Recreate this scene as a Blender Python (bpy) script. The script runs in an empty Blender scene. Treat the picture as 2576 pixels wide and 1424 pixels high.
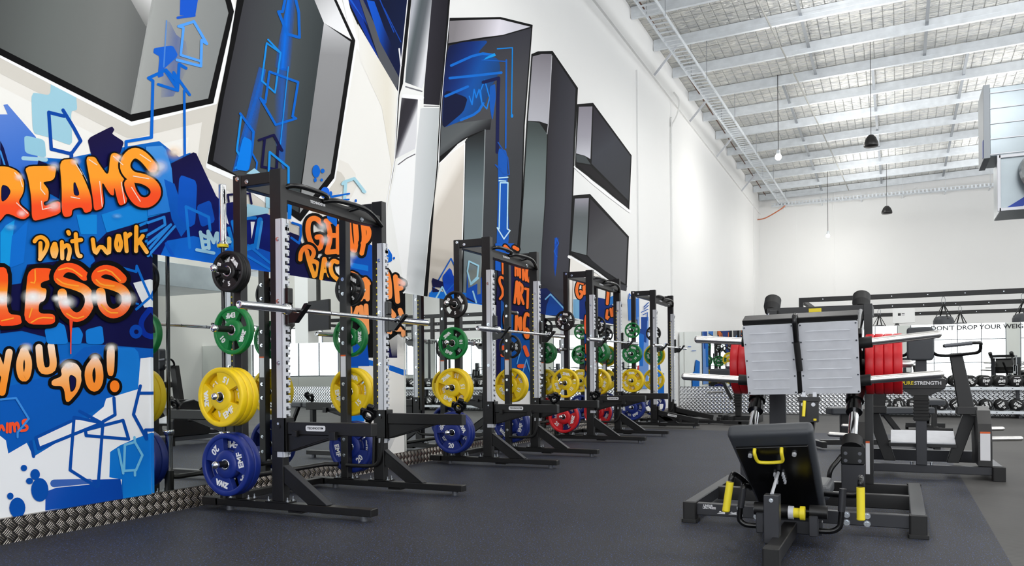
import bpy, bmesh, math, random
from mathutils import Vector, Matrix
random.seed(7)
PI=math.pi
SC=bpy.context.scene
COL=SC.collection
# ------------------------------------------------------------------ camera model
F=2050.;CPX=1288.;CPY=938.3;ROLL=.0085;XC=4.63;CH=.95
PHI=math.atan((2260-1288)/F);CF=math.cos(PHI);SF=math.sin(PHI)
def ray(x,y):
    u=x-CPX;v=y-CPY
    a=(u*math.cos(ROLL)-v*math.sin(ROLL))/F; b=(u*math.sin(ROLL)+v*math.cos(ROLL))/F
    return (a*CF-SF,a*SF+CF,-b)
def wallpt(x,y,X=0.0):
    d=ray(x,y);t=(X-XC)/d[0];return (t*d[1],CH+t*d[2])
cam=bpy.data.cameras.new('camera');co=bpy.data.objects.new('camera',cam);COL.objects.link(co)
cam.sensor_width=36;cam.sensor_fit='HORIZONTAL';cam.lens=F*36/2576;cam.shift_y=(CPY-712)/2576;cam.clip_start=.05;cam.clip_end=200
co.matrix_world=Matrix.Translation((XC,0,CH))@Matrix.Rotation(PHI,4,'Z')@Matrix.Rotation(PI/2,4,'X')@Matrix.Rotation(-ROLL,4,'Z')
SC.camera=co
# ------------------------------------------------------------------ materials
def lin(c): return tuple((x/255/12.92 if x/255<=.04045 else ((x/255+.055)/1.055)**2.4) for x in c[:3])
M={}
def mat(name,rgb=(128,128,128),rough=.5,metal=0.,spec=.5,noise=None,bump=None,coat=0):
    m=bpy.data.materials.new(name);m.use_nodes=True;nt=m.node_tree;b=nt.nodes['Principled BSDF']
    c=lin(rgb);b.inputs['Base Color'].default_value=(*c,1);b.inputs['Roughness'].default_value=rough;b.inputs['Metallic'].default_value=metal
    b.inputs['Specular IOR Level'].default_value=spec;b.inputs['Coat Weight'].default_value=coat
    if noise or bump:
        tc=nt.nodes.new('ShaderNodeTexCoord')
    if noise:
        sc,amt=noise;n=nt.nodes.new('ShaderNodeTexNoise');n.inputs['Scale'].default_value=sc;n.inputs['Detail'].default_value=4
        nt.links.new(tc.outputs['Object'],n.inputs['Vector'])
        r=nt.nodes.new('ShaderNodeValToRGB');r.color_ramp.elements[0].position=.3;r.color_ramp.elements[1].position=.7
        r.color_ramp.elements[0].color=(*[v*(1-amt) for v in c],1);r.color_ramp.elements[1].color=(*[min(1,v*(1+amt)) for v in c],1)
        nt.links.new(n.outputs['Fac'],r.inputs['Fac']);nt.links.new(r.outputs['Color'],b.inputs['Base Color'])
    if bump:
        sc,st,dist=bump;n=nt.nodes.new('ShaderNodeTexNoise');n.inputs['Scale'].default_value=sc;n.inputs['Detail'].default_value=3
        nt.links.new(tc.outputs['Object'],n.inputs['Vector'])
        bp=nt.nodes.new('ShaderNodeBump');bp.inputs['Strength'].default_value=st;bp.inputs['Distance'].default_value=dist
        nt.links.new(n.outputs['Fac'],bp.inputs['Height']);nt.links.new(bp.outputs['Normal'],b.inputs['Normal'])
    M[name]=m;return m
mat('black_metal',(15,14,15),.42,0,.5,bump=(900,.25,.0004))
mat('black_gloss',(10,10,11),.25,0,.5)
mat('charcoal_metal',(44,45,50),.4,.2,.5)
mat('grey_metal',(96,98,104),.42,.4)
mat('dark_rubber',(15,15,16),.6)
mat('leather',(56,59,64),.48,0,.5,bump=(220,.3,.0006))
mat('silver_rail',(206,208,214),.35,.15)
mat('bolt',(215,220,225),.22,1.)
mat('chrome',(232,233,236),.12,1.)
mat('brushed_steel',(216,214,212),.3,1.,noise=(6,.08))
mat('footplate',(212,214,220),.45,.0,noise=(14,.05))
mat('yellow_grip',(235,215,45),.45)
mat('white_print',(240,240,240),.6)
mat('label_white',(225,225,228),.6)
mat('label_orange',(220,95,40),.6)
mat('label_yellow',(228,205,30),.5)
mat('plate_black',(17,16,17),.5,bump=(500,.1,.0005))
mat('plate_green',(10,125,58),.42)
mat('plate_yellow',(243,206,12),.42)
mat('plate_blue',(16,40,124),.42)
mat('plate_violet',(44,44,140),.42)
mat('plate_red',(206,20,32),.42)
mat('galvanised',(222,227,232),.38,.35,noise=(5,.08))
mat('galv_dark',(140,145,150),.45,.4)
mat('duct_metal',(150,160,166),.3,.6,noise=(1.3,.16))
mat('spiral_duct',(190,194,196),.25,.9,noise=(2,.1))
mat('blue_strip',(20,60,160),.5)
mat('rust_rod',(92,60,46),.7)
mat('white_plastic',(238,238,236),.4)
mat('cord_grey',(150,150,145),.6)
mat('cord_black',(30,30,30),.6)
mat('cord_red',(190,40,40),.6)
mat('cord_orange',(200,110,70),.6)
mat('tv_screen',(8,12,28),.12,0,.6)
mat('wall_paint',(236,236,235),.7,noise=(.7,.01))
mat('wall_grey',(228,228,224),.7)
mat('kerb_dark',(40,40,40),.6)
def wall_seam(): pass
def emission(name,rgb,s):
    m=bpy.data.materials.new(name);m.use_nodes=True;nt=m.node_tree;nt.nodes.remove(nt.nodes['Principled BSDF'])
    e=nt.nodes.new('ShaderNodeEmission');e.inputs[0].default_value=(*lin(rgb),1);e.inputs[1].default_value=s
    nt.links.new(e.outputs[0],nt.nodes['Material Output'].inputs[0]);M[name]=m
emission('lamp_glow',(255,252,244),60)
emission('window_glow',(246,250,255),5.5)
# mirror
m=mat('mirror',(236,240,238),.004,1.)
# floor materials
def floor_mat(name,base,speck,ribs):
    m=mat(name,base,.6,0,.22);nt=m.node_tree;b=nt.nodes['Principled BSDF'];L=nt.links
    tc=nt.nodes.new('ShaderNodeTexCoord')
    n1=nt.nodes.new('ShaderNodeTexNoise');n1.inputs['Scale'].default_value=1.1;n1.inputs['Detail'].default_value=5
    L.new(tc.outputs['Object'],n1.inputs['Vector'])
    r1=nt.nodes.new('ShaderNodeValToRGB');c=lin(base)
    r1.color_ramp.elements[0].position=.3;r1.color_ramp.elements[1].position=.75
    r1.color_ramp.elements[0].color=(*[v*.85 for v in c],1);r1.color_ramp.elements[1].color=(*[v*1.2 for v in c],1)
    L.new(n1.outputs['Fac'],r1.inputs['Fac']);src=r1.outputs['Color']
    def specks(scale,thr,col,src,seed):
        mp=nt.nodes.new('ShaderNodeMapping');mp.inputs['Location'].default_value=(seed,seed*.7,0);mp.inputs['Rotation'].default_value=(0,0,seed)
        mp.inputs['Scale'].default_value=(1,.55,1)
        L.new(tc.outputs['Object'],mp.inputs['Vector'])
        v=nt.nodes.new('ShaderNodeTexNoise');v.inputs['Scale'].default_value=scale;v.inputs['Detail'].default_value=2;v.inputs['Roughness'].default_value=.7
        L.new(mp.outputs[0],v.inputs['Vector'])
        rr=nt.nodes.new('ShaderNodeValToRGB');rr.color_ramp.elements[0].position=thr;rr.color_ramp.elements[1].position=thr+.02
        L.new(v.outputs['Fac'],rr.inputs['Fac'])
        mx=nt.nodes.new('ShaderNodeMixRGB');L.new(rr.outputs['Color'],mx.inputs[0]);L.new(src,mx.inputs[1]);mx.inputs[2].default_value=(*lin(col),1)
        return mx.outputs[0]
    if speck:
        src=specks(125,.62,(66,96,165),src,1.3);src=specks(170,.635,(95,97,101),src,4.1);src=specks(110,.63,(36,50,96),src,7.7)
    if ribs:
        w=nt.nodes.new('ShaderNodeTexWave');w.bands_direction='Y';w.inputs['Scale'].default_value=9;w.inputs['Distortion'].default_value=.3
        L.new(tc.outputs['Object'],w.inputs['Vector'])
        mx=nt.nodes.new('ShaderNodeMixRGB');mx.blend_type='MULTIPLY';mx.inputs[0].default_value=.25;L.new(src,mx.inputs[1]);L.new(w.outputs['Color'],mx.inputs[2]);src=mx.outputs[0]
    L.new(src,b.inputs['Base Color'])
    n=nt.nodes.new('ShaderNodeTexNoise');n.inputs['Scale'].default_value=300;L.new(tc.outputs['Object'],n.inputs['Vector'])
    bp=nt.nodes.new('ShaderNodeBump');bp.inputs['Strength'].default_value=.3;bp.inputs['Distance'].default_value=.001
    L.new(n.outputs['Fac'],bp.inputs['Height']);L.new(bp.outputs['Normal'],b.inputs['Normal'])
floor_mat('rubber_floor',(46,46,47),True,False)
floor_mat('ribbed_floor',(78,77,76),False,True)
# chequer plate: five-bar pattern from maths; plane axes a,b of object space
def chequer(name,rgb,cell,ax,bars,dk):
    m=mat(name,rgb,.27,1.);nt=m.node_tree;b=nt.nodes['Principled BSDF'];L=nt.links
    def mth(op,x,y=None,z=None):
        n=nt.nodes.new('ShaderNodeMath');n.operation=op
        for i,v in enumerate((x,y,z)):
            if v is None: continue
            if isinstance(v,(int,float)): n.inputs[i].default_value=v
            else: L.new(v,n.inputs[i])
        return n.outputs[0]
    tc=nt.nodes.new('ShaderNodeTexCoord');sp=nt.nodes.new('ShaderNodeSeparateXYZ');L.new(tc.outputs['Object'],sp.inputs[0])
    a=sp.outputs[ax];z=sp.outputs['Z']
    u=mth('MULTIPLY',mth('ADD',a,z),.7071/cell);v=mth('MULTIPLY',mth('SUBTRACT',z,a),.7071/cell)
    par=mth('FLOORED_MODULO',mth('ADD',mth('FLOOR',u),mth('FLOOR',v)),2)
    fu=mth('SUBTRACT',mth('FRACT',u),.5);fv=mth('SUBTRACT',mth('FRACT',v),.5)
    # along / across per parity
    al=mth('ADD',mth('MULTIPLY',fu,par),mth('MULTIPLY',fv,mth('SUBTRACT',1,par)))
    ac=mth('ADD',mth('MULTIPLY',fv,par),mth('MULTIPLY',fu,mth('SUBTRACT',1,par)))
    wave=mth('COSINE',mth('MULTIPLY',ac,2*PI*bars))
    wv=mth('MULTIPLY',mth('ADD',wave,1),.5)
    ea=mth('SUBTRACT',1,mth('SMOOTH_MIN',mth('POWER',mth('MULTIPLY',mth('ABSOLUTE',al),2.1),4),1,.1))
    eb=mth('LESS_THAN',mth('ABSOLUTE',ac),.47)
    h=mth('MULTIPLY',mth('MULTIPLY',wv,ea),eb)
    bp=nt.nodes.new('ShaderNodeBump');bp.inputs['Strength'].default_value=1.;bp.inputs['Distance'].default_value=cell*.09
    L.new(h,bp.inputs['Height']);L.new(bp.outputs['Normal'],b.inputs['Normal'])
    mx=nt.nodes.new('ShaderNodeMixRGB');L.new(h,mx.inputs[0]);c=lin(rgb)
    mx.inputs[1].default_value=(*[x*dk for x in c],1);mx.inputs[2].default_value=(*[min(1,x*1.5+.05) for x in c],1);L.new(mx.outputs[0],b.inputs['Base Color'])
chequer('chequer_kerb',(165,158,152),.046,'Y',4,.34)
chequer('chequer_panel',(222,224,228),.06,'X',1,.75)
# foil
m=mat('foil',(235,235,233),.3,.55);nt=m.node_tree;b=nt.nodes['Principled BSDF'];L=nt.links
tc=nt.nodes.new('ShaderNodeTexCoord');mp=nt.nodes.new('ShaderNodeMapping');mp.inputs['Scale'].default_value=(2.,7,1);L.new(tc.outputs['Object'],mp.inputs[0])
n1=nt.nodes.new('ShaderNodeTexNoise');n1.inputs['Scale'].default_value=2.2;n1.inputs['Detail'].default_value=6;n1.inputs['Distortion'].default_value=1.2;L.new(mp.outputs[0],n1.inputs['Vector'])
br=nt.nodes.new('ShaderNodeTexBrick');br.inputs['Scale'].default_value=1;br.inputs['Brick Width'].default_value=.2;br.inputs['Row Height'].default_value=.26;br.inputs['Mortar Size'].default_value=.012;br.inputs['Mortar Smooth'].default_value=1.;br.offset=0
br.inputs['Color1'].default_value=(1,1,1,1);br.inputs['Color2'].default_value=(1,1,1,1);br.inputs['Mortar'].default_value=(0,0,0,1);L.new(tc.outputs['Object'],br.inputs['Vector'])
b1=nt.nodes.new('ShaderNodeBump');b1.inputs['Strength'].default_value=1;b1.inputs['Distance'].default_value=.12;L.new(n1.outputs['Fac'],b1.inputs['Height'])
b2=nt.nodes.new('ShaderNodeBump');b2.inputs['Strength'].default_value=.9;b2.inputs['Distance'].default_value=.03;L.new(br.outputs['Color'],b2.inputs['Height']);L.new(b1.outputs['Normal'],b2.inputs['Normal']);L.new(b2.outputs['Normal'],b.inputs['Normal'])
mx=nt.nodes.new('ShaderNodeMixRGB');mx.inputs[1].default_value=(*lin((206,205,200)),1);mx.inputs[2].default_value=(*lin((240,240,238)),1);L.new(br.outputs['Color'],mx.inputs[0])
r2_=nt.nodes.new('ShaderNodeValToRGB');r2_.color_ramp.elements[0].position=.36;r2_.color_ramp.elements[1].position=.58;r2_.color_ramp.elements[0].color=(*lin((196,197,199)),1);r2_.color_ramp.elements[1].color=(*lin((255,252,244)),1);L.new(n1.outputs['Fac'],r2_.inputs['Fac'])
mm_=nt.nodes.new('ShaderNodeMixRGB');mm_.blend_type='MULTIPLY';mm_.inputs[0].default_value=.8;L.new(mx.outputs[0],mm_.inputs[1]);L.new(r2_.outputs['Color'],mm_.inputs[2]);L.new(mm_.outputs[0],b.inputs['Base Color'])
# mural paint
def paint(name,alpha):
    m=bpy.data.materials.new(name);m.use_nodes=True;nt=m.node_tree;b=nt.nodes['Principled BSDF'];L=nt.links
    a=nt.nodes.new('ShaderNodeAttribute');a.attribute_name='Col';L.new(a.outputs['Color'],b.inputs['Base Color'])
    b.inputs['Roughness'].default_value=.7;b.inputs['Specular IOR Level'].default_value=.08
    if alpha: L.new(a.outputs['Alpha'],b.inputs['Alpha'])
    M[name]=m
paint('spray_paint',False);paint('spray_mist',True)
# ------------------------------------------------------------------ mesh builder
class MB:
    def __init__(s): s.v=[];s.f=[];s.m=[];s.sm=[];s.cur=0
    def mat(s,i): s.cur=i;return s
    def add(s,vs,fs,smooth=False,T=None):
        o=len(s.v)
        for p in vs:
            p=Vector(p)
            if T is not None: p=T@p
            s.v.append(p)
        for f in fs: s.f.append([i+o for i in f]);s.m.append(s.cur);s.sm.append(smooth)
        return s
    def box(s,x0,x1,y0,y1,z0,z1,T=None):
        vs=[(x,y,z) for z in (z0,z1) for y in (y0,y1) for x in (x0,x1)]
        return s.add(vs,[(0,2,3,1),(4,5,7,6),(0,1,5,4),(2,6,7,3),(0,4,6,2),(1,3,7,5)],False,T)
    def beam(s,p,q,w,h,up=(0,0,1)):   # rectangular bar from p to q, w sideways, h along up
        p=Vector(p);q=Vector(q);d=(q-p);l=d.length;d.normalize();u=Vector(up);sd=d.cross(u)
        if sd.length<1e-4: sd=d.cross(Vector((1,0,0)))
        sd.normalize();u=sd.cross(d)
        T=Matrix((( *[sd[0]],d[0],u[0],p[0]),(sd[1],d[1],u[1],p[1]),(sd[2],d[2],u[2],p[2]),(0,0,0,1)))
        return s.box(-w/2,w/2,0,l,-h/2,h/2,T)
    def prism(s,poly,axis,a,b):      # poly 2d extruded along axis
        n=len(poly)
        def P(u,v,t): return {'x':(t,u,v),'y':(u,t,v),'z':(u,v,t)}[axis]
        vs=[P(u,v,a) for u,v in poly]+[P(u,v,b) for u,v in poly]
        fs=[tuple(range(n)),tuple(range(2*n-1,n-1,-1))]+[(i,(i+1)%n,(i+1)%n+n,i+n) for i in range(n)]
        return s.add(vs,fs)
    def rbox(s,x0,x1,y0,y1,z0,z1,r,T=None,n=4,axis='z'):  # rounded corners around axis
        ax={'z':(x0,x1,y0,y1,z0,z1),'y':(x0,x1,z0,z1,y0,y1),'x':(y0,y1,z0,z1,x0,x1)}[axis]
        a0,a1,b0,b1,c0,c1=ax;poly=[]
        for cx,cy,st in ((a1-r,b1-r,0),(a0+r,b1-r,90),(a0+r,b0+r,180),(a1-r,b0+r,270)):
            for i in range(n+1):
                t=math.radians(st+90*i/n);poly.append((cx+r*math.cos(t),cy+r*math.sin(t)))
        o=len(s.v);s.prism(poly,axis,c0,c1)
        if T is not None:
            for i in range(o,len(s.v)): s.v[i]=T@s.v[i]
        return s
    def cyl(s,p,q,r,r2=None,n=16,cap=True,smooth=True):
        p=Vector(p);q=Vector(q);d=(q-p).normalized();r2=r if r2 is None else r2
        a=d.orthogonal().normalized();b=d.cross(a);vs=[]
        for c,rr in ((p,r),(q,r2)):
            for i in range(n):
                t=2*PI*i/n;vs.append(c+(a*math.cos(t)+b*math.sin(t))*rr)
        s.add(vs,[(i,(i+1)%n,(i+1)%n+n,i+n) for i in range(n)],smooth)
        if cap: s.add(vs[:n],[tuple(range(n-1,-1,-1))]);s.add(vs[n:],[tuple(range(n))])
        return s
    def tube(s,pts,r,n=10,res=6,smooth=True,closed=False,cap=True):
        P=[Vector(p) for p in pts]
        if smooth and len(P)>2:
            Q=[]
            N=len(P)
            rng=range(N if closed else N-1)
            for i in rng:
                p0=P[(i-1)%N] if closed or i>0 else P[0];p1=P[i];p2=P[(i+1)%N];p3=P[(i+2)%N] if closed or i+2<N else P[-1]
                for k in range(res):
                    t=k/res;Q.append(.5*((2*p1)+(p2-p0)*t+(2*p0-5*p1+4*p2-p3)*t*t+(3*p1-p0-3*p2+p3)*t**3))
            if not closed: Q.append(P[-1])
            P=Q
        d=(P[1]-P[0]).normalized();a=d.orthogonal().normalized();vs=[]
        N=len(P)
        for i,p in enumerate(P):
            if closed: t=(P[(i+1)%N]-P[i-1]).normalized()
            else: t=(P[min(i+1,N-1)]-P[max(i-1,0)]).normalized()
            a=(a-t*a.dot(t)).normalized();b=t.cross(a)
            for k in range(n):
                w=2*PI*k/n;vs.append(p+(a*math.cos(w)+b*math.sin(w))*r)
        fs=[]
        for i in range(N if closed else N-1):
            j=(i+1)%N
            for k in range(n): fs.append((i*n+k,i*n+(k+1)%n,j*n+(k+1)%n,j*n+k))
        s.add(vs,fs,True)
        if cap and not closed: s.add(vs[:n],[tuple(range(n-1,-1,-1))]);s.add(vs[-n:],[tuple(range(n))])
        return s
    def lathe(s,prof,axis='z',c=(0,0,0),n=32,a0=0,a1=2*PI,closed=False,T=None):   # prof (r,h)
        full=abs(a1-a0-2*PI)<1e-6;m=n if full else n+1;vs=[]
        for i in range(m):
            t=a0+(a1-a0)*i/n;ct,st=math.cos(t),math.sin(t)
            for r,h in prof:
                p={'z':(r*ct,r*st,h),'y':(r*ct,h,r*st),'x':(h,r*ct,r*st)}[axis]
                vs.append((p[0]+c[0],p[1]+c[1],p[2]+c[2]))
        k=len(prof);fs=[]
        for i in range(n):
            j=(i+1)%m if full else i+1
            for a in range(k if closed else k-1):
                b=(a+1)%k;fs.append((i*k+a,i*k+b,j*k+b,j*k+a))
        s.add(vs,fs,True,T)
        if closed and not full: s.add(vs[:k],[tuple(range(k))],False,T);s.add(vs[-k:],[tuple(range(k))],False,T)
        return s
    def sphere(s,c,r,n=14,sz=1):
        prof=[(max(1e-4,r*math.sin(PI*i/8)),-r*sz*math.cos(PI*i/8)) for i in range(9)]
        return s.lathe(prof,'z',c,n)
    def text(s,txt,T,size=.1,ext=.0006,off=0,shear=0):
        vs,fs=textmesh(txt,size,ext,off,shear);return s.add(vs,fs,False,T)
    def build(s,name,mats,parent=None,bevel=0,loc=None,seg=1):
        me=bpy.data.meshes.new(name);L=Vector(loc) if loc is not None else Vector((0,0,0))
        me.from_pydata([tuple(v-L) for v in s.v],[],s.f)
        ml=[mats] if isinstance(mats,str) else mats
        for k in ml: me.materials.append(M[k])
        me.polygons.foreach_set('material_index',s.m);me.polygons.foreach_set('use_smooth',s.sm)
        bm=bmesh.new();bm.from_mesh(me);bmesh.ops.recalc_face_normals(bm,faces=bm.faces);bm.to_mesh(me);bm.free()
        o=bpy.data.objects.new(name,me);COL.objects.link(o)
        if parent: o.parent=parent
        elif loc is not None: o.location=loc
        if bevel:
            b=o.modifiers.new('bevel','BEVEL');b.width=bevel;b.segments=seg;b.limit_method='ANGLE';b.angle_limit=.8
        return o
_tc={}
def textmesh(t,size,ext,off,shear):
    k=(t,size,ext,off,shear)
    if k not in _tc:
        c=bpy.data.curves.new('t','FONT');c.body=t;c.size=size;c.extrude=ext;c.offset=off;c.align_x='CENTER';c.align_y='CENTER';c.resolution_u=3;c.shear=shear
        o=bpy.data.objects.new('t',c);me=bpy.data.meshes.new_from_object(o)
        _tc[k]=([v.co.copy() for v in me.vertices],[tuple(p.vertices) for p in me.polygons])
        bpy.data.objects.remove(o);bpy.data.meshes.remove(me);bpy.data.curves.remove(c)
    return _tc[k]
def TM(loc,xd,yd):   # matrix mapping text x->xd, y->yd
    x=Vector(xd).normalized();y=Vector(yd).normalized();z=x.cross(y)
    return Matrix(((x[0],y[0],z[0],loc[0]),(x[1],y[1],z[1],loc[1]),(x[2],y[2],z[2],loc[2]),(0,0,0,1)))
def tag(o,label=None,cat=None,group=None,kind=None):
    if label: o['label']=label
    if cat: o['category']=cat
    if group: o['group']=group
    if kind: o['kind']=kind
    return o
def thing(name,label,cat,loc=(0,0,0),rz=0,group=None):
    o=bpy.data.objects.new(name,None);COL.objects.link(o);o.location=loc;o.rotation_euler=(0,0,rz);o.empty_display_size=.1
    return tag(o,label,cat,group)
def kids(o): return [c for c in list(COL.objects) if c.parent==o]
def dup(o,loc=None,label=None,group=None,rot=None,name=None):
    def cp(x,par):
        c=x.copy();COL.objects.link(c);c.parent=par
        for k in kids(x): cp(k,c)
        return c
    ks=kids(o);r=o.copy();COL.objects.link(r)
    for k in ks: cp(k,r)
    if loc is not None: r.location=loc
    if rot is not None: r.rotation_euler=rot
    if label: r['label']=label
    if group: r['group']=group
    return r
def struct(o): o['kind']='structure';return o
ORD=['nearest','second','third','fourth','fifth','sixth','seventh','eighth','ninth','tenth','eleventh','twelfth','thirteenth','fourteenth','fifteenth','sixteenth','seventeenth','eighteenth']
# ------------------------------------------------------------------ mural (spray paint laid on the left wall)
from mathutils.geometry import tessellate_polygon
class Mural:
    def __init__(s): s.v=[];s.f=[];s.c=[];s.mi=[];s.x=.0006;s.B=(0,0,1)
    def blk(s,ox,oy,sc,x=None):
        s.B=(ox,oy,sc)
        if x is not None: s.x=x
    def P(s,p): return (s.B[0]+p[0]*s.B[2],s.B[1]+p[1]*s.B[2])
    def emit(s,pv,faces,cols,soft=False,ramp=0):
        o=len(s.v);n=len(pv)
        for i,p in enumerate(pv):
            y,z=wallpt(p[0],p[1]);s.v.append((s.x+ramp*i/n,y,z));s.c.append(cols[i])
        for f in faces: s.f.append([i+o for i in f]);s.mi.append(1 if soft else 0)
        s.x+=.00007+ramp
    def col(s,c,p):
        if len(c) in (3,4) and not isinstance(c[0],tuple): r=lin(c);return (*r,c[3] if len(c)==4 else 1)
        p0,p1,st=c
        d=(p1[0]-p0[0],p1[1]-p0[1]);t=((p[0]-p0[0])*d[0]+(p[1]-p0[1])*d[1])/(d[0]**2+d[1]**2)
        if t<=st[0][0]: k=st[0][1]
        elif t>=st[-1][0]: k=st[-1][1]
        else:
            for (a,ca),(b,cb) in zip(st,st[1:]):
                if a<=t<=b: u=(t-a)/(b-a);k=tuple(x+(y-x)*u for x,y in zip(ca,cb));break
        return (*lin(k),k[3] if len(k)==4 else 1)
    def smooth(s,pts,closed=True,it=2,k=.25):
        for _ in range(it):
            q=[];n=len(pts)
            if not closed: q.append(pts[0])
            for i in range(n if closed else n-1):
                a=pts[i];b=pts[(i+1)%n];q.append((a[0]*(1-k)+b[0]*k,a[1]*(1-k)+b[1]*k));q.append((a[0]*k+b[0]*(1-k),a[1]*k+b[1]*(1-k)))
            if not closed: q.append(pts[-1])
            pts=q
        return pts
    def poly(s,pts,c,sm=0,out=None,soft=False,abs_=False):
        if not abs_: pts=[s.P(p) for p in pts]
        if isinstance(c[0],tuple) and not abs_: c=(s.P(c[0]),s.P(c[1]),c[2])
        if sm: pts=s.smooth(pts,True,2,.2 if out else .12)
        if out: s.stroke(pts,out[0],out[1],closed=True,abs_=True)
        if isinstance(c[0],tuple):
            bm=bmesh.new();vs=[bm.verts.new((p[0],p[1],0)) for p in pts]
            for t in tessellate_polygon([[Vector((p[0],p[1],0)) for p in pts]]):
                try: bm.faces.new([vs[i] for i in t])
                except ValueError: pass
            p0,p1,st=c;d=Vector((p1[0]-p0[0],p1[1]-p0[1],0))
            for k in range(13):
                t=k/12
                bmesh.ops.bisect_plane(bm,geom=bm.verts[:]+bm.edges[:]+bm.faces[:],plane_co=Vector((p0[0],p0[1],0))+d*t,plane_no=d)
            bm.verts.index_update();pv=[(v.co.x,v.co.y) for v in bm.verts];fs=[[v.index for v in f.verts] for f in bm.faces];bm.free()
            s.emit(pv,fs,[s.col(c,p) for p in pv],soft)
        else:
            fs=tessellate_polygon([[Vector((p[0],p[1],0)) for p in pts]])
            s.emit(pts,fs,[s.col(c,None)]*len(pts),soft)
    def stroke(s,pts,w,c,sm=0,closed=False,abs_=False,w2=None,soft=False):
        if not abs_: pts=[s.P(p) for p in pts];w=w*s.B[2];w2=None if w2 is None else w2*s.B[2]
        if isinstance(c[0],tuple) and not abs_: c=(s.P(c[0]),s.P(c[1]),c[2])
        w2=w if w2 is None else w2
        if sm: pts=s.smooth(pts,closed,sm)
        if not closed and not sm and len(pts)>2:   # hard corners: one capsule per leg
            for i in range(len(pts)-1): s.stroke(pts[i:i+2],w,c,abs_=True,soft=soft)
            return
        n=len(pts);pv=[];fs=[]
        if isinstance(c[0],tuple):   # refine for the gradient
            q=[]
            for i in range(n if closed else n-1):
                a=pts[i];b=pts[(i+1)%n];m=max(1,int(math.hypot(b[0]-a[0],b[1]-a[1])/6))
                for k in range(m): q.append((a[0]+(b[0]-a[0])*k/m,a[1]+(b[1]-a[1])*k/m))
            if not closed: q.append(pts[-1])
            pts=q;n=len(pts)
        T=[]
        for i in range(n):
            a=pts[i-1] if (closed or i>0) else pts[i];b=pts[(i+1)%n] if (closed or i<n-1) else pts[i]
            dx,dy=b[0]-a[0],b[1]-a[1];l=math.hypot(dx,dy) or 1;T.append((dx/l,dy/l))
        for i,p in enumerate(pts):
            ww=(w+(w2-w)*i/max(1,n-1))/2;k=1.0
            a=pts[i-1];b=pts[(i+1)%n]
            if closed or 0<i<n-1:
                d1=(p[0]-a[0],p[1]-a[1]);l1=math.hypot(*d1) or 1
                cs=abs((d1[0]*T[i][0]+d1[1]*T[i][1])/l1);k=min(1.6,1/max(cs,.4))
            nx,ny=-T[i][1]*ww*k,T[i][0]*ww*k;pv+=[(p[0]+nx,p[1]+ny),(p[0]-nx,p[1]-ny)]
        for i in range(n if closed else n-1):
            j=(i+1)%n;fs.append((2*i,2*i+1,2*j+1,2*j))
        if not closed:
            for e,(p,t,ww,sg) in enumerate(((pts[0],T[0],w/2,-1),(pts[-1],T[-1],w2/2,1))):
                i0=0 if e==0 else 2*(n-1);ids=[i0]
                for k in range(1,6):
                    an=PI*k/6
                    nx,ny=-t[1],t[0]
                    pv.append((p[0]+ww*(nx*math.cos(an)+sg*t[0]*math.sin(an)),p[1]+ww*(ny*math.cos(an)+sg*t[1]*math.sin(an))));ids.append(len(pv)-1)
                ids.append(i0+1);fs.append(ids)
        s.emit(pv,fs,[s.col(c,p) for p in pv],soft,ramp=.00004)
    def dot(s,x,y,rx,ry,c,soft=False,n=20,rot=0):
        p=s.P((x,y));rx*=s.B[2];ry*=s.B[2];cr,sr=math.cos(rot),math.sin(rot)
        pv=[(p[0]+rx*math.cos(2*PI*i/n)*cr-ry*math.sin(2*PI*i/n)*sr,p[1]+rx*math.cos(2*PI*i/n)*sr+ry*math.sin(2*PI*i/n)*cr) for i in range(n)]
        if soft:
            k=lin(c);al=c[3];R3=[(.3,.75),(.55,.35),(.8,.08),(1,0)];v=[p];cc=[(*k,al)];fs=[(0,i+1,(i+1)%n+1) for i in range(n)]
            for q,(t,a) in enumerate(R3):
                v+=[(p[0]+(x[0]-p[0])*t*1.25,p[1]+(x[1]-p[1])*t*1.25) for x in pv];cc+=[(*k,al*a)]*n
                if q: fs+=[(1+(q-1)*n+i,1+q*n+i,1+q*n+(i+1)%n,1+(q-1)*n+(i+1)%n) for i in range(n)]
            s.emit(v,fs,cc,True)
        else: s.emit(pv,[tuple(range(n))],[s.col(c,None)]*n)
    def build(s,parent):
        me=bpy.data.meshes.new('graffiti_mural');me.from_pydata(s.v,[],s.f);me.materials.append(M['spray_paint']);me.materials.append(M['spray_mist'])
        me.polygons.foreach_set('material_index',s.mi)
        a=me.color_attributes.new('Col','FLOAT_COLOR','POINT')
        a.data.foreach_set('color',[k for c in s.c for k in c])
        o=bpy.data.objects.new('graffiti_mural',me);COL.objects.link(o);o.parent=parent;return o
G=Mural()
NAVY=(14,14,66);DB=(4,64,160);RB=(0,100,205);MB_=(10,123,210);LB=(60,140,220);PB=(160,205,225);SKY=(20,138,225);BK=(8,8,10);WH=(244,242,238);CRM=(240,236,226)
# warm white field below the big shapes
G.blk(0,0,1,.0006)
G.poly([(-300,-400),(1100,-400),(1092,500),(1076,760),(380,660),(380,1260),(-300,1400)],(243,241,236))
# grey overspray under the box outlines
for w_,c_ in ((120,(236,232,225)),(62,(214,209,200))):
    G.stroke([(-200,55),(0,150),(330,318),(540,268)],w_,c_);G.stroke([(545,262),(526,412)],w_,c_);G.stroke([(526,412),(752,562),(838,458)],w_,c_)
G.poly([(905,150),(960,270),(985,420),(970,560),(1010,580),(1030,280),(900,60)],((900,0),(1010,0),[(0,(243,241,236)),(.7,(232,226,212)),(1,(246,246,244))]))
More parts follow.
